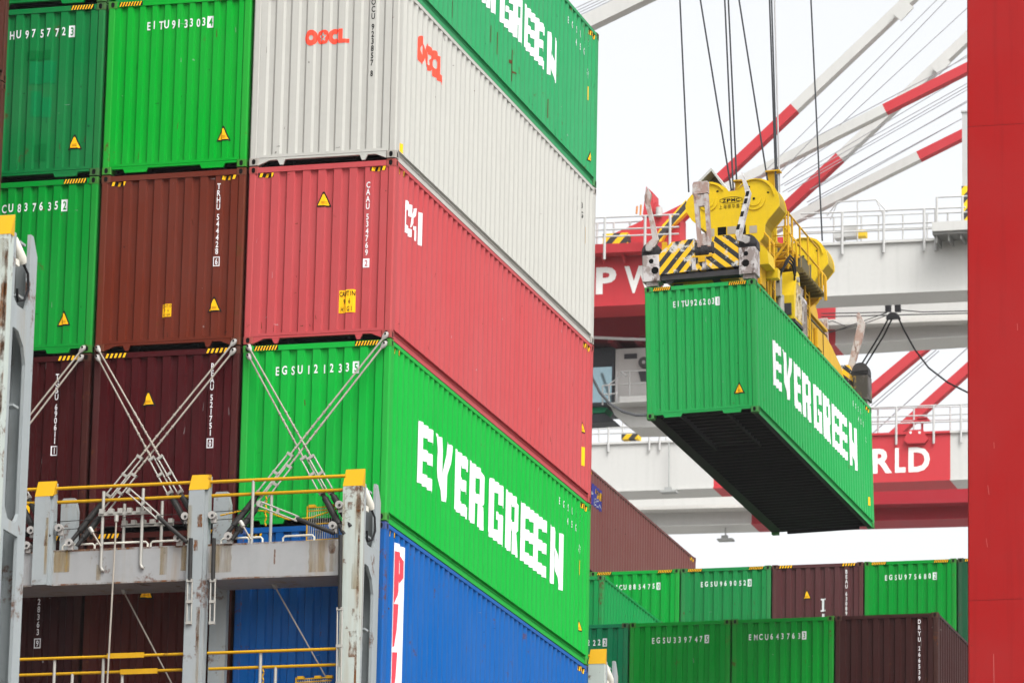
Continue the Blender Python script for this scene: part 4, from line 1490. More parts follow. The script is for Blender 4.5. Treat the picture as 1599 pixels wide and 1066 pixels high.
    put(mb, 'end_plate', S_YEL)
    # dark joints, cover plates and pipe runs on the outer flank
    mb = MB()
    for y, w in ((1.42, 0.05), (1.95, 0.035), (3.05, 0.07), (5.0, 0.05), (7.6, 0.05), (8.9, 0.04)):
        mb.box(2.003, 2.012, y, y + w, 3.05, 3.97)
    mb.box(2.003, 2.010, 1.2, 9.4, 3.955, 3.985)
    put(mb, 'joint', plain('joint_grime', (0.055, 0.040, 0.018), 0.7, 0, 0.4))
    for y in (2.1, 5.4, 6.6, 7.9):
        mb = MB()
        mb.cbox(2.004, 2.10, y, y + 0.5, 3.35, 3.80, 0.02)
        put(mb, 'cover_plate', S_OCH)
    mb = MB()
    for q in (3.22, 3.30, 3.88):
        mb.tube([(2.06, 1.3, q), (2.06, 8.6, q)], 0.022, 6)
    put(mb, 'pipe', plain('pipe_grime', (0.10, 0.085, 0.05), 0.5, 0.2, 0.3))
    # hooded cabinet on the right girder
    mb = MB()
    mb.prism([(1.6, 3.76), (2.30, 3.76), (2.27, 4.06), (2.18, 4.17), (1.98, 4.26), (1.6, 4.28)], 1, 2.0, 2.62)
    mb.box(2.06, 2.36, 2.62, 2.85, 3.60, 3.82)
    put(mb, 'cabinet', S_YEL)
    # side arm for the outer twist locks
    mb = MB()
    mb.prism([(3.95, 3.02), (4.75, 3.05), (4.75, 3.55), (4.55, 4.16), (4.30, 4.18), (3.95, 3.55)], 0, 2.05, 2.42)
    sa = put(mb, 'side_arm', S_YEL)
    mb = MB()
    mb.box(2.02, 2.44, 3.93, 4.78, 2.93, 3.0)
    mb.prism([(2.10, 3.10), (2.36, 3.10), (2.36, 3.36), (2.10, 3.36)], 1, 3.90, 3.955)
    put(mb, 'arm_shoe', S_DARK, sa)
    mb = MB()
    for y, z_ in ((4.3, 3.98), (4.42, 3.62)):
        mb.disc((2.42, y, z_), 0, 0.065, 0.05, 12)
    put(mb, 'pivot_pin', GALV, sa)
    mb = MB()
    for k in range(7):
        y = 4.05 + k * 0.1
        mb.bar((2.425, y, 3.08), (2.425, y + 0.22, 3.9), 0.012, 0.03)
    put(mb, 'grille', S_SCUF, sa)
    # ram beside it and hydraulic hoses above
    mb = MB()
    mb.tube([(2.15, 3.75, 3.0), (2.15, 3.75, 3.5)], 0.09, 10)
    mb.tube([(2.15, 3.75, 3.5), (2.15, 3.8, 4.05)], 0.045, 8)
    mb.box(2.05, 2.20, 3.55, 3.70, 3.45, 3.85)
    put(mb, 'hydraulic_ram', GALV)
    mb = MB()
    for k in range(3):
        a = 0.09 * k
        mb.tube([(2.15, 3.35 + a, 3.75), (2.34, 3.4 + a, 4.05 + a), (2.38, 3.65 + a, 4.24 + a), (2.40, 3.95 + a, 4.22 + a), (2.40, 4.15 + a, 4.05), (2.38, 4.2 + a, 3.80)], 0.022, 6)
    put(mb, 'hydraulic_hose', CABLE)
    # ladders on the flank
    for y in (2.75, 6.35):
        mb = MB()
        for q in (y, y + 0.42):
            mb.tube([(2.16, q, 3.1), (2.16, q, 4.55), (2.05, q, 4.68)], 0.025, 6)
        for k in range(6):
            mb.tube([(2.16, y, 3.2 + k * 0.26), (2.16, y + 0.42, 3.2 + k * 0.26)], 0.016, 5)
        put(mb, 'ladder', S_OCH)
    mb = MB()
    for k in range(7):
        mb.bar((2.2, 5.1 + k * 0.17, 3.05), (2.2, 5.1 + k * 0.17, 3.95), 0.03, 0.07)
    mb.box(2.17, 2.23, 5.0, 6.2, 3.9, 3.97)
    put(mb, 'grille', S_SCUF)


def mk_headblock():
    root = thing('headblock', 'bright yellow pulley block with two rope housings on top of the spreader', 'headblock', HANG @ TX((0, 0, 4.05)))
    dz = 4.05

    def put(mb, name, mats, parent=root):
        mb.v = [(p[0], p[1], p[2] - dz) for p in mb.v]
        return mb.build(name, mats, parent)
    Y0 = 3.2
    px = [(1105, 284), (1112, 284), (1120, 286), (1128, 290), (1134, 294), (1138, 299), (1152, 297), (1160, 289.5), (1168, 283), (1178, 279), (1189, 279), (1199, 282), (1206, 288), (1211, 295),
          (1215, 304), (1217, 313), (1217, 321), (1209, 331), (1199, 343), (1194.5, 351), (1194, 364), (1191, 371), (1186, 377), (1112, 383), (1109, 366), (1090, 352), (1080, 344), (1072, 331), (1070, 321), (1074, 311),
          (1081, 303), (1090, 293), (1098, 287)]
    out = [hx(u, v, Y0) for u, v in px]
    out.reverse()
    for y in (Y0, 8.25):
        mb = MB()
        mb.prism(out, 1, y, y + 0.05)
        mb.prism(out, 1, y + 0.70, y + 0.75)
        hs = put(mb, 'sheave_housing', S_YEL)
        # rim plate, set in a little, all round between the cheeks
        mb = MB()
        cxm = sum(p[0] for p in out) / len(out)
        czm = sum(p[1] for p in out) / len(out)
        inn = [(cxm + (p[0] - cxm) * 0.985, czm + (p[1] - czm) * 0.985) for p in out]
        n = len(inn)
        for i in range(n):
            a, b_ = inn[i], inn[(i + 1) % n]
            if max(a[1], b_[1]) > 5.75 and min(a[1], b_[1]) > 5.7 and 0.9 < (a[0] + b_[0]) / 2 < 1.35:
                continue
            mb.poly([(a[0], y + 0.05, a[1]), (b_[0], y + 0.05, b_[1]), (b_[0], y + 0.70, b_[1]), (a[0], y + 0.70, a[1])])
        put(mb, 'rim_plate', paint('yellow_grime', (0.33, 0.23, 0.02), 0.5, 0.2, 0.4, 0.4, 0.4), hs)
        for (u, v, r) in ((1106, 315, 0.22), (1178, 311, 0.25)):
            c = hx(u, v, Y0)
            mb = MB()
            mb.disc((c[0], y - 0.03, c[1]), 1, r, 0.028, 24)
            mb.disc((c[0], y - 0.05, c[1]), 1, r * 0.66, 0.018, 24)
            mb.disc((c[0], y - 0.06, c[1]), 1, 0.03, 0.008, 8, 1)
            put(mb, 'axle_cover', [S_YEL, BLACK], hs)
        # arched lips over the sheaves
        mb = MB()
        for (u, v, r, a0, a1) in ((1106, 315, 0.40, 0.6, 2.4), (1178, 311, 0.44, 0.1, 2.5)):
            c = hx(u, v, Y0)
            n = 18
            for i in range(n):
                p, q = a0 + (a1 - a0) * i / n, a0 + (a1 - a0) * (i + 1) / n
                mb.mesh([(c[0] + rr * math.cos(t), y + dy, c[1] + rr * math.sin(t)) for t in (p, q) for rr in (r, r + 0.02) for dy in (-0.045, -0.001)],
                        [(0, 2, 6, 4), (2, 3, 7, 6), (0, 4, 5, 1)])
        put(mb, 'lip', S_YEL, hs)
        for (u0, u1, v0, v1, mi) in ((1108.5, 1115.5, 357, 370, 0), (1170.5, 1182, 352, 364.5, 0), (1121, 1134, 354, 367.5, 1), (1136, 1150, 353, 366, 0), (1160, 1164.5, 351, 366, 1)):
            a, c = hx(u0, v1, Y0), hx(u1, v0, Y0)
            mb = MB()
            mb.poly([(a[0], y - 0.006, a[1]), (c[0], y - 0.006, a[1]), (c[0], y - 0.006, c[1]), (a[0], y - 0.006, c[1])])
            put(mb, 'inspection_hatch', HOLE if mi else PATCH, hs)
        mb = MB()
        for (u, v) in ((1120.5, 299), (1169.5, 292), (1199.5, 300.5)):
            c = hx(u, v, Y0)
            mb.poly([(c[0] + 0.03 * math.cos(i * PI / 4), y - 0.006, c[1] + 0.022 * math.sin(i * PI / 4)) for i in range(8)])
        put(mb, 'rope_hole', HOLE, hs)
        if y == Y0:
            mb = MB()
            c = hx(1141.5, 312.5, Y0)
            rx, rz = 0.26, 0.075
            n = 36
            for i in range(n):
                p, q = 2 * PI * i / n, 2 * PI * (i + 1) / n
                mb.poly([(c[0] + k * rx * math.cos(t), y - 0.006, c[1] + kz * rz * math.sin(t)) for t, k, kz in ((p, 1, 1), (q, 1, 1), (q, .95, .85), (p, .95, .85))])
            for i, ch in enumerate('ZPMC'):
                for pl in glyph_polys(ch, c[0] - 0.15 + i * 0.10, c[1] - 0.038, 0.075, 1.2, FAT, width=0.088):
                    mb.poly([(q[0], y - 0.006, q[1]) for q in pl])
            for i, ch in enumerate('\u4e0a\u6d77\u632f\u534e\u91cd\u5de5'):
                for pl in glyph_polys(ch, c[0] - 0.235 + i * 0.097, c[1] - 0.185, 0.075, 1, THIN, width=0.075):
                    mb.poly([(q[0], y - 0.006, q[1]) for q in pl])
            put(mb, 'maker_lettering', BLACK, hs)
    # peaked rain cover behind the near housing
    mb = MB()
    a, b_, c = hx(1110.5, 262, 4.0), hx(1089, 284, 4.0), hx(1136, 296, 4.0)
    for p, q in ((a, b_), (a, c)):
        dx, dzz = (q[0] - p[0]), (q[1] - p[1])
        mb.mesh([(p[0], 4.0, p[1]), (q[0], 4.0, q[1]), (q[0], 5.0, q[1]), (p[0], 5.0, p[1]), (p[0], 4.0, p[1] - 0.07), (q[0], 4.0, q[1] - 0.07), (q[0], 5.0, q[1] - 0.07), (p[0], 5.0, p[1] - 0.07)],
                [(0, 1, 2, 3), (4, 7, 6, 5), (0, 4, 5, 1), (2, 6, 7, 3), (1, 5, 6, 2)])
    mb.poly([(a[0], 4.4, a[1] - 0.05), (b_[0], 4.4, b_[1] - 0.05), (c[0], 4.4, c[1] - 0.05)], 1)
    put(mb, 'rain_cover', [paint('cover_grey', (0.48, 0.49, 0.46), 0.5, 0.2, 0.1), plain('cover_inside', (0.16, 0.155, 0.12))])
    # rope guide post with a flat top
    for (u, v, y) in ((1204, 270, 3.6), (1152, 285, 3.6)):
        mb = MB()
        c = hx(u, v, y)
        w = 0.075 if u > 1190 else 0.05
        mb.box(c[0] - w, c[0] + w, y - 0.05, y + 0.05, c[1] - 0.55, c[1])
        mb.box(c[0] - w - 0.03, c[0] + 0.22 * (1 if u > 1190 else .5), y - 0.12, y + 0.12, c[1], c[1] + 0.03)
        put(mb, 'rope_guide', S_OCH)
    # frame joining the housings
    mb = MB()
    for xa in (0.52, 1.72):
        mb.prism([(3.0, 4.1), (9.2, 4.1), (9.2, 4.45), (8.9, 4.7), (3.3, 4.7), (3.0, 4.45)], 0, xa, xa + 0.12)
    mb.box(0.64, 1.72, 3.3, 3.42, 4.1, 4.7)
    mb.box(0.64, 1.72, 8.7, 8.82, 4.1, 4.7)
    mb.box(1.84, 2.22, 4.1, 7.9, 4.46, 4.50)
    for y in (4.2, 5.2, 6.2, 7.2, 7.8):
        mb.prism([(1.84, 4.2), (2.2, 4.46), (1.84, 4.46)], 1, y, y + 0.05)
    put(mb, 'frame', S_OCH)
    mb = MB()
    mb.box(1.88, 2.26, 5.4, 6.6, 4.52, 4.86)
    mb.box(1.9, 2.2, 6.0, 6.9, 4.86, 5.0)
    put(mb, 'junction_box', plain('junction_box_dark', (0.10, 0.085, 0.05), 0.6))
    mb = MB()
    mb.box(0.70, 1.70, 4.05, 8.15, 4.12, 4.75)
    mb.box(0.85, 1.60, 4.3, 5.3, 4.75, 5.05)
    mb.box(0.80, 1.65, 6.2, 7.9, 4.75, 5.15)
    mb.tube([(0.7, 5.8, 4.95), (1.9, 5.8, 4.95)], 0.24, 14)
    put(mb, 'machinery', plain('machinery_grime', (0.075, 0.060, 0.030), 0.6, 0.1, 0.5))
    # slatted landing with dark underside
    mb = MB()
    mb.box(1.86, 2.40, 5.0, 7.3, 4.40, 4.455)
    for k in range(9):
        mb.box(1.86, 2.42, 5.0 + k * 0.27, 5.05 + k * 0.27, 4.33, 4.40)
    put(mb, 'landing', plain('landing_dark', (0.11, 0.085, 0.03), 0.6))
    # slanting braces below the near housing
    mb = MB()
    for k in range(4):
        y = 3.98 + k * 0.32
        mb.bar((1.80, y, 4.15 + 0.12 * k), (2.28, y, 4.75), 0.05, 0.05)
        mb.bar((1.84, y, 4.75 + 0.1 * k), (2.28, y + 0.3, 4.75), 0.05, 0.05)
    put(mb, 'strut', S_OCH)
    # walkway rails and uprights between the housings
    mb = MB()
    for h_, y0_, y1_ in ((5.55, 3.95, 7.5), (5.10, 3.95, 8.2), (4.8, 3.95, 5.4)):
        mb.tube([(2.24, y0_, h_), (2.24, y1_, h_)], 0.022, 6)
    for y in (4.05, 4.75, 5.55, 6.4, 7.5, 8.15):
        mb.tube([(2.24, y, 4.5), (2.24, y, 5.55 if y < 7.6 else 5.1)], 0.026, 6)
    for y in (4.3, 7.4):
        mb.tube([(2.24, y, 4.3), (2.34, y, 4.5), (2.34, y, 4.95), (2.30, y, 5.0), (2.30, y + 0.4, 5.0), (2.34, y + 0.4, 4.95), (2.34, y + 0.4, 4.4)], 0.022, 6)
    put(mb, 'handrail', S_OCH)
    for y in (4.62, 6.05):
        mb = MB()
        mb.box(1.75, 1.90, y, y + 0.14, 4.5, 5.75)
        put(mb, 'upright', S_YEL)
    mb = MB()
    for k in range(6):
        mb.tube([(1.95, 3.98 + 0.02 * k, 4.35 + 0.2 * k), (2.3, 3.98 + 0.02 * k, 4.35 + 0.2 * k)], 0.016, 5)
    for x in (1.95, 2.3):
        mb.tube([(x, 3.96, 4.15), (x, 4.1, 5.5)], 0.022, 6)
    put(mb, 'ladder', S_OCH)


mk_spreader()
mk_headblock()

# ropes from the pulleys up to the trolley, which is out of the picture
ROPE = plain('hoist_rope_steel', (0.055, 0.058, 0.062), 0.5, 0.5)
PALE_R = plain('pale_rope', (0.42, 0.42, 0.42), 0.5, 0.3)
for (u0, v0, u1, v1, y, lab, mtl) in (
        (1075.5, 300, 1061.7, 0, 3.55, 'hoist rope farthest left, running down to the left pulley', ROPE),
        (1142, 297, 1093.6, 0, 3.55, 'second hoist rope from the left, leaning into the dip of the pulley block', ROPE),
        (1145, 297, 1131.7, 0, 3.5, 'left of the twin hoist ropes rising from the dip of the pulley block', ROPE),
        (1151, 297, 1137.3, 0, 3.6, 'right of the twin hoist ropes rising from the dip of the pulley block', ROPE),
        (1199, 285, 1154, 0, 3.55, 'slanting hoist rope that ends at the right pulley', ROPE),
        (1212, 300, 1201.6, 0, 3.5, 'dark hoist rope skirting the right pulley, leftmost of three', ROPE),
        (1215, 330, 1204.8, 0, 6.0, 'dark hoist rope passing behind the right pulley, middle of three', ROPE),
        (1217.5, 300, 1209.6, 0, 3.7, 'pale rope beside the right pulley, rightmost of three', PALE_R),
        (1284, 376, 1266.3, 0, 8.6, 'hoist rope farthest right, running down to the rear pulley housing', ROPE)):
    a, b_ = hat(u0, v0, y), hat(u1, v1, y)
    b_ = a + (b_ - a) * 4.0
    a, b_ = HANG @ a, HANG @ b_
    mb = MB()
    mb.tube([a, b_], 0.021, 6)
    tag(mb.build('hoist_rope', mtl, None, loc=tuple(a)), lab, 'rope', 'hoist ropes of the hanging container')

# ---------------------------------------------------------------- the near crane's red leg
LEG_RED = paint('leg_red', (0.265, 0.0085, 0.0085), 0.45, 0.12, 0.05, 0.8, 0.15)


def mk_leg():
    y = 24.0
    xl = at(1510.5, 533, y).x
    lean = (at(1513.5, 0, y).x - at(1507.5, 1066, y).x)
    root = thing('quay_crane', 'massive plain red steel column of the nearest crane at the right edge', 'crane', (xl + 1.1, y + 0.9, 0))
    zs = [0.0, at(1550, 936, y).z, at(1550, 196, y).z, 48.0]
    for i in range(3):
        mb = MB()
        mb.cbox(xl, xl + 2.3, y, y + 1.8, zs[i] + (0.006 if i else 0), zs[i + 1] - 0.006, 0.03)
        mb.build('leg', LEG_RED, root, True)
    mb = MB()
    for q in zs[1:3]:
        mb.box(xl + 0.004, xl + 2.296, y + 0.004, y + 1.796, q - 0.007, q + 0.007)
    mb.build('weld_seam', plain('weld_dark', (0.16, 0.012, 0.012), 0.6), root, True)
    mb = MB()
    for (u0, v0, u1, v1) in ((1542, 757, 1544, 772), (1539.5, 840, 1541.5, 854), (1551, 1020, 1552, 1080), (1551.5, 690, 1552, 700), (1588, 505, 1588.5, 516)):
        a, b_ = at(u0, v0, y - 0.004), at(u1, v1, y - 0.004)
        mb.poly([(a.x, y - 0.004, a.z), (a.x + 0.012, y - 0.004, a.z), (b_.x + 0.012, y - 0.004, b_.z), (b_.x, y - 0.004, b_.z)])
    mb.build('paint_scratch', plain('scratch_pale', (0.38, 0.10, 0.09)), root, True)


mk_leg()

# ---------------------------------------------------------------- two background cranes
C_WHT = paint('crane_white', (0.47, 0.47, 0.45), 0.5, 0.15, 0.05, 0.35, 0.2)
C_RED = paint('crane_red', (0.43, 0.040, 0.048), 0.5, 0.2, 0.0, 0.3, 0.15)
C_RED2 = paint('crane_red_weathered', (0.30, 0.022, 0.032), 0.5, 0.2, 0.0, 0.3, 0.2)  # darker red for the farther crane's far girder and its ledge
C_RAIL = plain('crane_rail_white', (0.42, 0.42, 0.41), 0.5)
C_LET = plain('crane_lettering', (0.75, 0.75, 0.72), 0.5)
C_STR = striped('crane_hazard', (0.72, 0.46, 0.02), (0.05, 0.05, 0.05), 0.75, -0.66, 0.42)
C_WIRE = plain('stay_wire', (0.30, 0.30, 0.31), 0.5, 0.3)


def girder(root, name, y, depth, pts_top, pts_bot, segs, label=None):
    """box girder between two measured top and bottom points; segs = [(u_from, u_to, material)]"""
    (ut0, vt0), (ut1, vt1) = pts_top
    (ub0, vb0), (ub1, vb1) = pts_bot

    def zt(u):
        return at(u, vt0 + (vt1 - vt0) * (u - ut0) / (ut1 - ut0), y)

    def zb(u):
        return at(u, vb0 + (vb1 - vb0) * (u - ub0) / (ub1 - ub0), y)
    for (ua, ub, mtl) in segs:
        a, b_ = zt(ua), zt(ub)
        c, d = zb(ua), zb(ub)
        g = 0.0
        mb = MB()
        vs = []
        for q in (y, y + depth):
            vs += [(a.x, q, c.z), (b_.x, q, d.z), (b_.x, q, b_.z), (a.x, q, a.z)]
        mb.mesh(vs, [(0, 1, 2, 3), (5, 4, 7, 6), (4, 0, 3, 7), (1, 5, 6, 2), (3, 2, 6, 7), (4, 5, 1, 0)])
        # flanges, standing a little proud
        for (zz0, zz1, hh) in ((a.z, b_.z, 0.10), (c.z - 0.06, d.z - 0.06, 0.06)):
            vs = [(a.x, y - 0.10, zz0), (b_.x, y - 0.10, zz1), (b_.x, y - 0.10, zz1 + hh), (a.x, y - 0.10, zz0 + hh),
                  (a.x, y + depth + 0.05, zz0), (b_.x, y + depth + 0.05, zz1), (b_.x, y + depth + 0.05, zz1 + hh), (a.x, y + depth + 0.05, zz0 + hh)]
            mb.mesh(vs, [(0, 1, 2, 3), (5, 4, 7, 6), (4, 0, 3, 7), (1, 5, 6, 2), (3, 2, 6, 7), (4, 5, 1, 0)])
        mb.build(name, mtl, root, True)
    return zt, zb


def stay(root, name, y, p0, p1, w, d, cuts, mats):
    """straight box stay seen between pixels p0 and p1 on plane y, split into painted lengths"""
    a, b_ = at(*p0, y), at(*p1, y)
    ts = [0.0] + cuts + [1.0]
    for i, m in enumerate(mats):
        mb = MB()
        mb.bar(a.lerp(b_, ts[i]), a.lerp(b_, ts[i + 1]), d, w, (0, 0, 1))
        mb.build(name, m, root, True)


def rails(root, y, us, base_v, h, seg_v, posts, name='handrail', r=0.045, mids=(0.5,)):
    """guard rail along a girder top: top bar, mid bars, posts"""
    u0, u1 = us
    v0, v1 = base_v
    mb = MB()
    fr = lambda u: v0 + (v1 - v0) * (u - u0) / (u1 - u0)
    a, b_ = at(u0, fr(u0), y), at(u1, fr(u1), y)
    for q in (1.0,) + tuple(mids):
        mb.tube([a + Vector((0, 0, h * q)), b_ + Vector((0, 0, h * q))], r * 0.75, 5)
    for u in posts:
        p = at(u, fr(u), y)
        mb.tube([p + Vector((0, 0, -0.55 if seg_v else 0)), p + Vector((0, 0, h))], r * 1.25, 6)
    mb.build(name, C_RAIL, root, True)


def lettering(root, txt, y, u_right, v_mid, cap, widths, parent):
    """raised letters painted on a girder, right edge at u_right"""
    mb = MB()
    p = at(u_right, v_mid, y)
    q = at(u_right - 300, v_mid + 300 * 0.040, y)
    sl = (q.z - p.z) / (q.x - p.x)
    x = p.x
    for ch in reversed(txt):
        w = widths.get(ch, 0.9) * cap
        if ch != ' ':
            for pl in glyph_polys(ch, x - w / 2, 0, cap, 1, FAT, width=w):
                mb.poly([(k[0], y - 0.012, p.z - cap / 2 + k[1] + (k[0] - p.x) * sl) for k in pl])
        x -= w + 0.125 * cap
    mb.build('lettering', C_LET, parent, True)


WID = {'D': 0.90, 'L': 0.44, 'R': 0.84, 'O': 1.0, 'W': 1.26, 'P': 0.79, ' ': 0.06}


def mk_crane_a():
    Y1, Y2 = 105.0, 112.6
    root = thing('quay_crane', 'nearer background crane, red and white boom behind the yellow pulley block', 'crane', (at(1300, 420, Y1).x, Y1, 0))
    top, bot = ((1288, 384), (1509, 374.5)), ((1282, 461.5), (1508, 451.5))
    zt, zb = girder(root, 'near_girder', Y1, 1.5, top, bot, [(560, 1240, C_RED), (1240, 1760, C_WHT)])
    lettering(root, 'DP WORLD', Y1, 1175, 428, 0.985, WID, root)
    t2, b2 = ((1288, 462), (1509, 452)), ((1282, 538), (1508, 524))
    girder(root, 'far_girder', Y2, 1.5, t2, b2, [(560, 1305, C_RED), (1305, 1760, C_WHT)])
    # rail ledge along the inner foot of the far girder
    mb = MB()
    a, b_ = at(600, 534, Y2 - 0.35), at(1700, 494, Y2 - 0.35)
    mb.bar(a, b_, 0.7, 0.12)
    mb.bar(a + Vector((0, -0.2, 0.12)), b_ + Vector((0, -0.2, 0.12)), 0.1, 0.14)
    mb.build('trolley_rail', paint('rail_dusty', (0.52, 0.51, 0.48), 0.6, 0.2, 0.1, 0.3, 0.5), root, True)
    # walkway ledge on the red length
    mb = MB()
    a, b_ = at(700, 400.5, Y1 - 0.36), at(1230, 380, Y1 - 0.36)
    mb.bar(a, b_, 0.60, 0.34)
    mb.build('walkway', C_RED, root, True)
    mb = MB()
    for i in range(10):
        p = a.lerp(b_, 0.28 + i * 0.06)
        mb.prism([(p.y + 0.24, p.z - 0.45), (p.y + 0.30, p.z - 0.2), (p.y - 0.2, p.z - 0.2)], 0, p.x - 0.04, p.x + 0.04)
    mb.build('bracket', C_RED, root, True)
    rails(root, Y1 - 0.1, (1250, 1508), (377, 367), 1.05, True, [1315, 1380, 1443, 1461], mids=(0.5, 0.28))
    rails(root, Y1 + 1.4, (1250, 1508), (384, 374), 1.05, False, [1302, 1345, 1372, 1410, 1448, 1480], r=0.032)
    rails(root, Y1 - 1.1, (900, 1060), (384, 378), 1.05, True, [944, 1007, 1046], mids=(0.55, 0.3))
    rails(root, Y1 + 0.9, (900, 1060), (392, 386), 1.05, False, [932, 958, 983, 996, 1016], r=0.04)
    # hooped passage over the girder and its little platform at right
    mb = MB()
    for dy, w in ((0.5, 0), (1.2, 6)):
        p = [at(u, v, Y1 + dy) for u, v in ((1291 + w, 337 + w), (1308, 315.5), (1368, 312), (1386 - w, 331 + w))]
        mb.tube(p, 0.03, 5)
    p = at(1339, 312, Y1 + 0.5)
    mb.tube([p, p + Vector((0, 0, -1.7))], 0.03, 5)
    mb.build('stile_rail', C_RAIL, root, True)
    mb = MB()
    a, b_ = at(1461, 364, Y1 - 0.5), at(1512, 361, Y1 - 0.5)
    mb.box(a.x, b_.x + 1, Y1 - 1.2, Y1 - 0.11, a.z - 0.12, a.z + 0.22)
    mb.build('platform', C_WHT, root, True)
    mb = MB()
    mb.box(a.x, b_.x + 1, Y1 - 1.1, Y1 - 0.12, a.z - 0.22, a.z - 0.125)
    for k in range(5):
        mb.box(a.x + 0.1 + k * 0.45, a.x + 0.16 + k * 0.45, Y1 - 1.0, Y1 - 0.12, a.z - 0.5 + 0.05 * k, a.z - 0.22)
    mb.build('platform_frame', plain('shadow_grey', (0.22, 0.22, 0.21)), root, True)
    rails(root, Y1 - 1.15, (1462, 1512), (358, 356), 1.2, False, [1463, 1503], mids=(0.5,), r=0.04)
    mb = MB()
    for (u0, u1, v0, v1) in ((1319, 1339, 355, 372), (1304, 1318, 364, 374)):
        a, c = at(u0, v1, Y1 + 1.0), at(u1, v0, Y1 + 1.0)
        mb.box(a.x, c.x, Y1 + 0.8, Y1 + 1.3, a.z, c.z)
    mb.build('equipment_box', C_RAIL, root, True)
    mb = MB()
    a, c = at(1339, 371, Y1 + 0.7), at(1353, 361, Y1 + 0.7)
    mb.box(a.x, c.x, Y1 + 0.5, Y1 + 0.9, a.z, c.z)
    mb.build('stop_buffer', paint('buffer_yellow', (0.62, 0.42, 0.03)), root, True)
    # slim mast with a hazard-striped foot
    mb = MB()
    a, c = at(1502.5, 362, Y1 + 0.2), at(1515, 175, Y1 + 0.2)
    mb.box(a.x, a.x + 0.30, Y1 + 0.2, Y1 + 0.4, a.z, c.z)
    mb.box(a.x - 0.04, a.x + 0.36, Y1 + 0.15, Y1 + 0.45, c.z, c.z + 0.06)
    ms = mb.build('mast', C_RAIL, root, True)
    mb = MB()
    c = at(1502, 291, Y1 + 0.2)
    mb.box(a.x - 0.02, a.x + 0.32, Y1 + 0.18, Y1 + 0.199, a.z - 0.3, c.z)
    mb.build('hazard_foot', C_STR, ms, True)
    # stays
    stay(root, 'stay', Y1 + 0.7, (1062, 340), (1440, -18.5), 0.37, 0.42, [0.475], [C_RED, C_WHT])
    stay(root, 'stay', Y2 + 0.7, (1150, 398), (1545, 28), 0.37, 0.42, [0.41], [C_RED, C_WHT])
    stay(root, 'outer_stay', Y1 + 0.7, (1000, 362), (1560, 83), 0.35, 0.40, [0.14, 0.685], [C_RED, C_WHT, C_RED])
    stay(root, 'outer_stay', Y2 + 0.7, (1210, 357), (1560, 183), 0.35, 0.40, [0.645], [C_WHT, C_RED])
    # stay lugs
    for (u, v, y, w) in ((1411, 17, Y1 + 0.35, 20), (1470, 102, Y2 + 0.35, 18)):
        a, c = at(u - w / 2, v + w / 2 + 1, y), at(u + w / 2, v - w / 2, y)
        mb = MB()
        mb.bar(a, c, 0.08, 0.40)
        mb.build('stay_link', C_WHT, root, True)
    # foot of the stays: red hinge frame
    mb = MB()
    y = Y1 + 0.2
    for pl in ([(960, 364), (1000, 346), (1010, 338), (1062, 338), (1062, 390), (960, 392)], [(1003, 340), (1009, 291), (1019, 300), (1021, 340)], [(1019, 335), (1021, 316), (1025, 316), (1026, 336)]):
        q = [at(u, v, y) for u, v in pl]
        mb.prism([(p.x, p.z) for p in q], 1, y, y + 0.9)
    mb.build('hinge_frame', C_RED, root, True)
    mb = MB()
    p = at(1029, 338, y - 0.1)
    mb.tube([p, p + Vector((0, 0, 0.34))], 0.12, 12)
    mb.build('air_tank', C_RAIL, root, True)
    mb = MB()
    q = [at(u, v, y - 0.3) for u, v in ((1020, 374), (1034, 352), (1071, 312), (1072, 331), (1050, 352), (1040, 362), (1028, 384))]
    mb.prism([(p.x, p.z) for p in q], 1, y - 0.3, y - 0.02)
    mb.build('striped_brace', C_STR, root, True)
    mb = MB()
    a, c = at(941, 385, Y1 - 0.3), at(980, 363, Y1 - 0.3)
    mb.box(a.x, c.x, Y1 - 0.3, Y1 + 0.3, a.z, c.z)
    mb.build('striped_locker', C_STR, root, True)
    mb = MB()
    for (u, v0, v1) in ((994, 334, 322), (1000, 336, 320)):
        a, c = at(u, v0, y), at(u + 1, v1, y)
        mb.tube([a, c], 0.04, 5)
    mb.build('pin_latch', paint('latch_orange', (0.55, 0.22, 0.06)), root, True)
    # trolley underside, seen dark between the girders
    mb = MB()
    a, c = at(860, 530, 107.5), at(1014, 489, 107.5)
    mb.box(a.x, c.x, 107.3, 111.6, a.z - 0.1, c.z + 0.25)
    for k in range(5):
        mb.box(a.x + 0.3 + k, a.x + 0.5 + k, 107.2, 111.7, a.z - 0.3, a.z - 0.1)
    mb.build('trolley', plain('trolley_dark_red', (0.16, 0.02, 0.026), 0.6), root, True)
    mb = MB()
    pts = [at(u, v, 106.4) for u, v in ((900, 525), (930, 527), (975, 529), (1015, 530), (1050, 528))]
    mb.tube(pts, 0.055, 6)
    mb.build('power_cable', C_RAIL, root, True)
    # operator's cab with its balcony
    yc = 108.0
    cab = MB()
    a, c = at(960, 632, yc), at(1040, 541, yc)
    cab.box(a.x, c.x, yc, yc + 2.4, a.z, c.z)
    cb = cab.build('cab', C_WHT, root, True)
    mb = MB()
    g0, g1 = at(900, 634, yc), at(959.5, 541, yc)
    fr = 0.09
    mb.box(g0.x, g1.x, yc + 0.05, yc + 2.3, g1.z - 0.75, g1.z)
    mb.box(g0.x, g1.x, yc + 0.05, yc + 2.3, g0.z, g0.z + 0.12)
    mb.box(g1.x - fr, g1.x, yc + 0.02, yc + 0.12, g0.z, g1.z)
    mb.box(g0.x, g1.x, yc + 2.2, yc + 2.3, g0.z + 0.1, g1.z - 0.6)
    mb.build('window_frame', plain('cab_dark', (0.05, 0.055, 0.06), 0.5), cb, True)
    mb = MB()
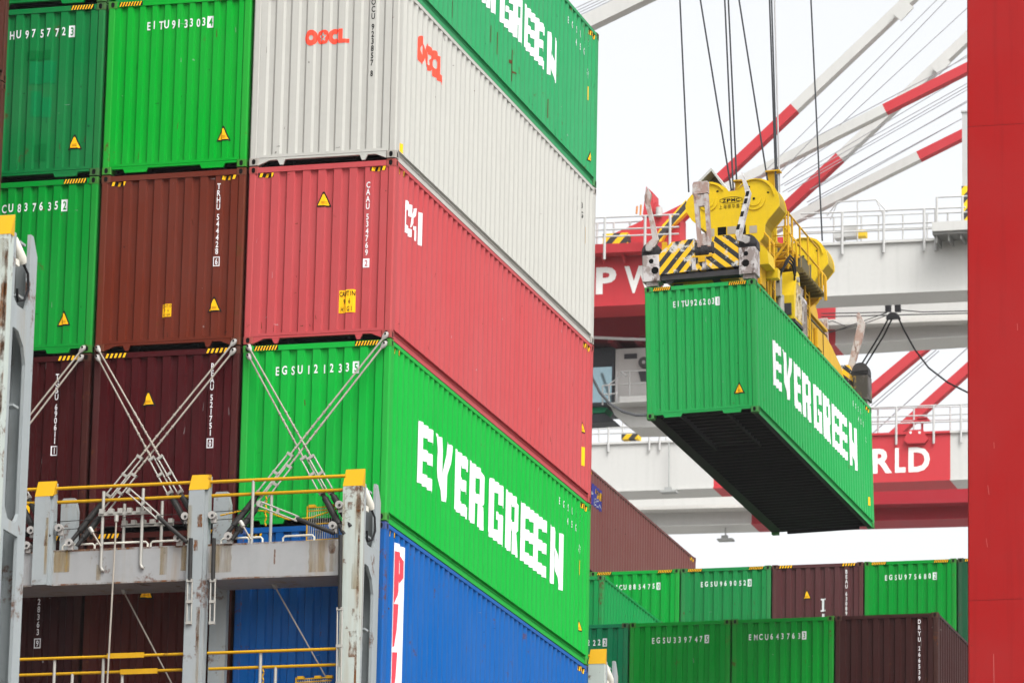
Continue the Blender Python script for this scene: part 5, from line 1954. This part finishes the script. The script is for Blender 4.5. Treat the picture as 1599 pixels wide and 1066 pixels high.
    mb.box(g0.x, g1.x - fr, yc + 0.06, yc + 0.09, g0.z + 0.12, g1.z - 0.75)
    gm, gnt, gb = nodes_of('cab_glass')
    gb.inputs['Base Color'].default_value = (0.28, 0.40, 0.44, 1)
    gb.inputs['Roughness'].default_value = 0.08
    gb.inputs['Metallic'].default_value = 0.55
    mb.build('window_pane', gm, cb, True)
    mb = MB()
    for (u0, u1, v0, v1) in ((975, 995, 552, 560.5),):
        a, c = at(u0, v1, yc), at(u1, v0, yc)
        mb.box(a.x, c.x, yc - 0.04, yc - 0.004, a.z, c.z)
    q = [at(u, v, yc) for u, v in ((997, 579), (1012, 579), (1012, 595), (1001, 595))]
    mb.prism([(p.x, p.z) for p in reversed(q)], 1, yc - 0.05, yc - 0.004)
    mb.build('vent', plain('vent_dark', (0.06, 0.06, 0.065)), cb, True)
    mb = MB()
    p = at(1007, 567, yc)
    mb.disc((p.x, yc - 0.18, p.z), 1, 0.21, 0.17, 16, 0)
    mb.disc((p.x, yc - 0.20, p.z), 1, 0.07, 0.018, 10, 1)
    mb.build('air_fan', [plain('fan_dark', (0.08, 0.08, 0.08)), C_RAIL], cb, True)
    mb = MB()
    a, c = at(968, 629, yc - 0.9), at(1040, 616, yc - 0.9)
    mb.box(a.x, c.x, yc - 0.95, yc - 0.85, a.z, c.z)
    mb.box(a.x - 0.5, c.x, yc - 0.85, yc - 0.01, a.z, a.z + 0.05)
    q = [at(u, v, yc - 0.2) for u, v in ((950, 628), (1040, 628), (1040, 666), (985, 667), (960, 648))]
    mb.prism([(p.x, p.z) for p in reversed(q)], 1, yc - 0.2, yc + 1.4)
    mb.build('balcony', paint('balcony_grey', (0.44, 0.44, 0.42), 0.5, 0.2, 0.2), cb, True)
    mb = MB()
    yb = yc - 0.9
    for u in (941, 951, 963, 983):
        mb.tube([at(u, 632 if u < 960 else 628, yb), at(u, 602 if u < 960 else 580, yb)], 0.03, 5)
    for v in (602, 616):
        mb.tube([at(941, v, yb), at(963, v - 2, yb)], 0.03, 5)
    mb.tube([at(950, 601, yb), at(975, 582, yb)], 0.03, 5)
    for v in (579, 599):
        mb.tube([at(968, v + 1, yb), at(1020, v - 1, yb)], 0.024, 5)
    mb.tube([at(970, 580, yb), at(977, 587, yb)], 0.05, 5)
    mb.build('balcony_rail', C_RAIL, cb, True)
    mb = MB()
    q = [at(u, v, yc + 0.3) for u, v in ((915, 634), (948, 636), (944, 643), (915, 646))]
    mb.prism([(p.x, p.z) for p in reversed(q)], 1, yc + 0.3, yc + 1.2, 0)
    q = [at(u, v, yc + 0.3) for u, v in ((915, 646), (944, 645), (960, 657), (915, 660))]
    mb.prism([(p.x, p.z) for p in reversed(q)], 1, yc + 0.35, yc + 1.2, 1)
    mb.build('cab_belly', [plain('belly_green', (0.02, 0.20, 0.09)), plain('cab_dark', (0.05, 0.055, 0.06))], cb, True)
    mb = MB()
    mb.tube([at(u, v, yc - 1.1) for u, v in ((915, 560), (925, 590), (937, 613), (952, 630), (972, 642), (993, 648), (1020, 648))], 0.055, 6)
    mb.build('cab_hose', plain('hose_grey', (0.10, 0.105, 0.11)), cb, True)
    # festoon: cable carriers and loops under the girders
    yf = 107.6
    mb = MB()
    for u in (1387, 1402):
        p = at(u, 480, yf)
        mb.box(p.x - 0.10, p.x + 0.10, yf - 0.1, yf + 0.1, p.z - 0.16, p.z + 0.12)
        for k in (-0.07, 0.07):
            mb.disc((p.x + k, yf - 0.14, p.z + 0.15), 1, 0.06, 0.04, 10)
    c = at(1395, 495, yf)
    mb.disc((c.x, yf - 0.12, c.z - 0.10), 1, 0.26, 0.24, 18, 0, 0.1, PI - 0.1)
    mb.build('festoon_carrier', plain('carrier_dark', (0.07, 0.07, 0.075)), root, True)
    mb = MB()
    for ps in (((1390, 492), (1373, 524), (1347, 566), (1323, 604)), ((1395, 493), (1380, 524), (1354, 566), (1331, 604)),
               ((1400, 490), (1412, 516), (1428, 545), (1450, 574), (1480, 597), (1512, 613), (1560, 624))):
        mb.tube([at(u, v, yf) for u, v in ps], 0.034, 6)
    mb.build('festoon_cable', CABLE, root, True)
    mb = MB()
    for (p0, p1) in (((1282, 489.5), (1383, 487.5)), ((1282, 494.5), (1512, 489)), ((1405, 484), (1440, 487)), ((1440, 487), (1512, 485.5))):
        mb.tube([at(*p0, yf), at(*p1, yf)], 0.022, 5)
    for ps in (((1385, 488), (1340, 504), (1305, 516), (1282, 519)), ((1385, 492), (1350, 505), (1310, 515), (1282, 522)), ((1282, 505), (1300, 501), (1320, 509))):
        mb.tube([at(u, v, yf) for u, v in ps], 0.018, 5)
    mb.build('festoon_line', plain('line_dark', (0.10, 0.10, 0.10)), root, True)
    # thin stay ropes fanning to the right
    for (p0, p1, y) in (
            ((1206, 282), (1478, 0), Y1), ((1180, 282), (1463, 0), Y1), ((1222, 278), (1520, 4), Y1 + 2),
            ((1155, 277), (1520, 84), Y1 + 1), ((1240, 262), (1520, 80), Y2 - 1), ((1215, 292), (1520, 110), Y2), ((1222, 300), (1520, 130), Y2), ((1230, 300), (1520, 135), Y2),
            ((1250, 308), (1520, 152), Y2 + 1), ((1260, 316), (1520, 176), Y2 + 1), ((1262, 320), (1510, 181), Y2 + 2), ((1225, 290), (1520, 125), Y2), ((1265, 296), (1510, 160), Y2)):
        mb = MB()
        mb.tube([at(*p0, y), at(*p1, y)], 0.018, 4)
        mb.build('stay_rope', C_WIRE, root, True)


def mk_crane_b():
    Y1, Y2 = 142.0, 150.5
    root = thing('quay_crane', 'farther background crane, its boom low behind the hanging container', 'crane', (at(1300, 700, Y1).x, Y1, 0))
    top, bot = ((1100, 689), (1500, 675.5)), ((1100, 761), (1480, 748))
    girder(root, 'near_girder', Y1, 1.6, top, bot, [(700, 1115, C_WHT), (1115, 1484, C_RED), (1484, 1800, C_WHT)])
    lettering(root, 'DP WORLD', Y1, 1452, 715.5, 1.05, WID, root)
    t2, b2 = ((1100, 762), (1500, 748)), ((1040, 820), (1500, 808))
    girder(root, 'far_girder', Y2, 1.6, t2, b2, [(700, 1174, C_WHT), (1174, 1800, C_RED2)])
    mb = MB()
    a, b_ = at(700, 803, Y2 - 0.4), at(1175, 792, Y2 - 0.4)
    mb.bar(a, b_, 0.8, 0.14)
    mb.build('trolley_rail', MATS['rail_dusty'], root, True)
    mb = MB()
    a, b_ = at(1175, 792, Y2 - 0.4), at(1700, 780, Y2 - 0.4)
    mb.bar(a, b_, 0.8, 0.14)
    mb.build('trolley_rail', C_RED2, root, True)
    rails(root, Y1 - 0.1, (900, 1060), (688, 683), 1.15, True, [950, 1014, 1030], mids=(0.5, 0.25))
    rails(root, Y1 + 1.5, (900, 1080), (690, 685), 1.15, False, [935, 972, 1000, 1040], r=0.035)
    rails(root, Y1 - 0.1, (1360, 1512), (676, 671), 1.15, True, [1399.5, 1458, 1500.5], mids=(0.62, 0.35))
    rails(root, Y1 + 1.5, (1360, 1512), (678, 674), 1.15, False, [1371, 1427, 1484], r=0.035)
    mb = MB()
    p = [at(u, v, Y1 - 0.2) for u, v in ((1411, 686), (1416, 677), (1418, 671), (1441, 670), (1444, 677), (1449, 685), (1444, 691), (1417, 692))]
    mb.prism([(q.x, q.z) for q in reversed(p)], 1, Y1 - 0.2, Y1 - 0.02)
    lg = mb.build('lifting_lug', C_RED, root, True)
    mb = MB()
    for u in (1422, 1436):
        c = at(u, 675, Y1 - 0.2)
        mb.disc((c.x, Y1 - 0.215, c.z), 1, 0.055, 0.012, 10)
    mb.build('lug_eye', C_LET, lg, True)
    mb = MB()
    c = at(1440, 662, Y1 + 0.4)
    mb.tube([c + Vector((0, 0, -0.3)), c + Vector((0, 0, 0.1))], 0.06, 6)
    mb.box(c.x - 0.35, c.x + 0.35, Y1 + 0.2, Y1 + 0.6, c.z + 0.08, c.z + 0.16)
    mb.box(c.x - 0.2, c.x + 0.25, Y1 + 0.2, Y1 + 0.6, c.z + 0.22, c.z + 0.28)
    mb.build('signal_horn', C_RED, root, True)
    # stays
    stay(root, 'stay', Y1 + 0.7, (1330, 637), (1560, 445), 0.42, 0.48, [], [C_RED])
    stay(root, 'stay', Y2 + 0.7, (1385, 690), (1600, 497), 0.42, 0.48, [], [C_RED])
    # hanging floodlights
    for (u, v0, v1, y) in ((1044.5, 690, 766, Y1 - 0.3), (1133, 824, 841, Y2 + 0.5)):
        mb = MB()
        a, c = at(u, v0, y), at(u, v1, y)
        mb.tube([a, c], 0.035, 6)
        mb.box(c.x - 0.36, c.x + 0.36, y - 0.2, y + 0.3, c.z - 0.08, c.z)
        mb.box(c.x - 0.18, c.x + 0.1, y - 0.1, y + 0.1, c.z, c.z + 0.16)
        mb.build('floodlight', plain('lamp_grey', (0.30, 0.31, 0.30)), root, True)
    mb = MB()
    a, c = at(972, 687, Y1 + 0.5), at(998, 678, Y1 + 0.5)
    mb.box(a.x, c.x, Y1 + 0.3, Y1 + 0.9, a.z, c.z)
    mb.build('striped_locker', C_STR, root, True)
    mb = MB()
    for (p0, p1) in (((925, 773), (1110, 770)), ((925, 778), (1110, 775))):
        mb.tube([at(*p0, Y2 - 1), at(*p1, Y2 - 1)], 0.02, 4)
    mb.build('festoon_line', MATS['line_dark'], root, True)
    for (p0, p1, y) in (((1360, 633), (1462, 546), Y1), ((1362, 638), (1466, 548), Y1), ((1363, 676), (1512, 542), Y1 + 2)):
        mb = MB()
        mb.tube([at(*p0, y), at(*p1, y)], 0.028, 4)
        mb.build('stay_rope', C_WIRE, root, True)


mk_crane_a()
mk_crane_b()


def mk_own_stay():
    """boom stay of a nearer crane crossing the upper part of the sky, with its thin ropes"""
    y = 88.0
    root = thing('boom_stay', 'pale grey boom stay rising to the right from the topmost green container', 'boom stay', tuple(at(930, 40, y)))
    stay(root, 'stay', y, (820, 84), (1100, -52), 0.50, 0.5, [], [C_WHT])
    for d in (0, 4.5, 9, 14):
        mb = MB()
        mb.tube([at(880, 36 - d, y), at(1060, -49 - d, y)], 0.016, 4)
        mb.build('stay_rope', C_WIRE, root, True)


mk_own_stay()

# ---------------------------------------------------------------- ground and air
gm, gnt, gb = nodes_of('quay_concrete')
v = obj_vec(gnt, 5)
gc = mix_c(gnt, noise(gnt, v, 0.05, 6, 0.6), (0.22, 0.215, 0.205), (0.32, 0.315, 0.30))
gc = mix_c(gnt, ramp(gnt, noise(gnt, v, 0.9, 5, 0.65), 0.55, 0.75), gc, (0.15, 0.145, 0.14))
L(gnt, gc, gb.inputs['Base Color'])
gb.inputs['Roughness'].default_value = 0.85
mb = MB()
mb.poly([(-1000, -1000, 0), (1000, -1000, 0), (1000, 1000, 0), (-1000, 1000, 0)])
g = mb.build('ground', gm)
g['kind'] = 'structure'

mb = MB()
mb.box(-46, 0.3, -0.2, 78, ZS - 4.6, ZS - 2.96)  # unseen deck below the frame, put in to shade the lowest containers
mb.box(-46, 0.8, 0.4, 78, ZS - 16.0, ZS - 4.65)
mb.box(-46, 0.7, -11.0, 0.35, ZS - 9.0, ZS - 6.3)  # unseen slab added in front to darken the underside of the bridge beam
dk = mb.build('unseen_ship_deck', paint('deck_red', (0.09, 0.03, 0.025), 0.6, 0.3, 0.3))
dk['kind'] = 'structure'

HAZE = 0.0001
if HAZE > 0:
    mb = MB()
    mb.box(-1010, 1010, -1010, 1010, -1.0, 96.0)
    hm = bpy.data.materials.new('haze_air')
    hm.use_nodes = True
    nt = hm.node_tree
    for n in list(nt.nodes):
        nt.nodes.remove(n)
    o = nt.nodes.new('ShaderNodeOutputMaterial')
    pv = nt.nodes.new('ShaderNodeVolumePrincipled')
    pv.inputs['Color'].default_value = (0.95, 0.96, 0.97, 1)
    pv.inputs['Density'].default_value = HAZE
    pv.inputs['Anisotropy'].default_value = 0.2
    L(nt, pv.outputs[0], o.inputs['Volume'])
    hz = mb.build('haze', hm)
    hz['kind'] = 'stuff'
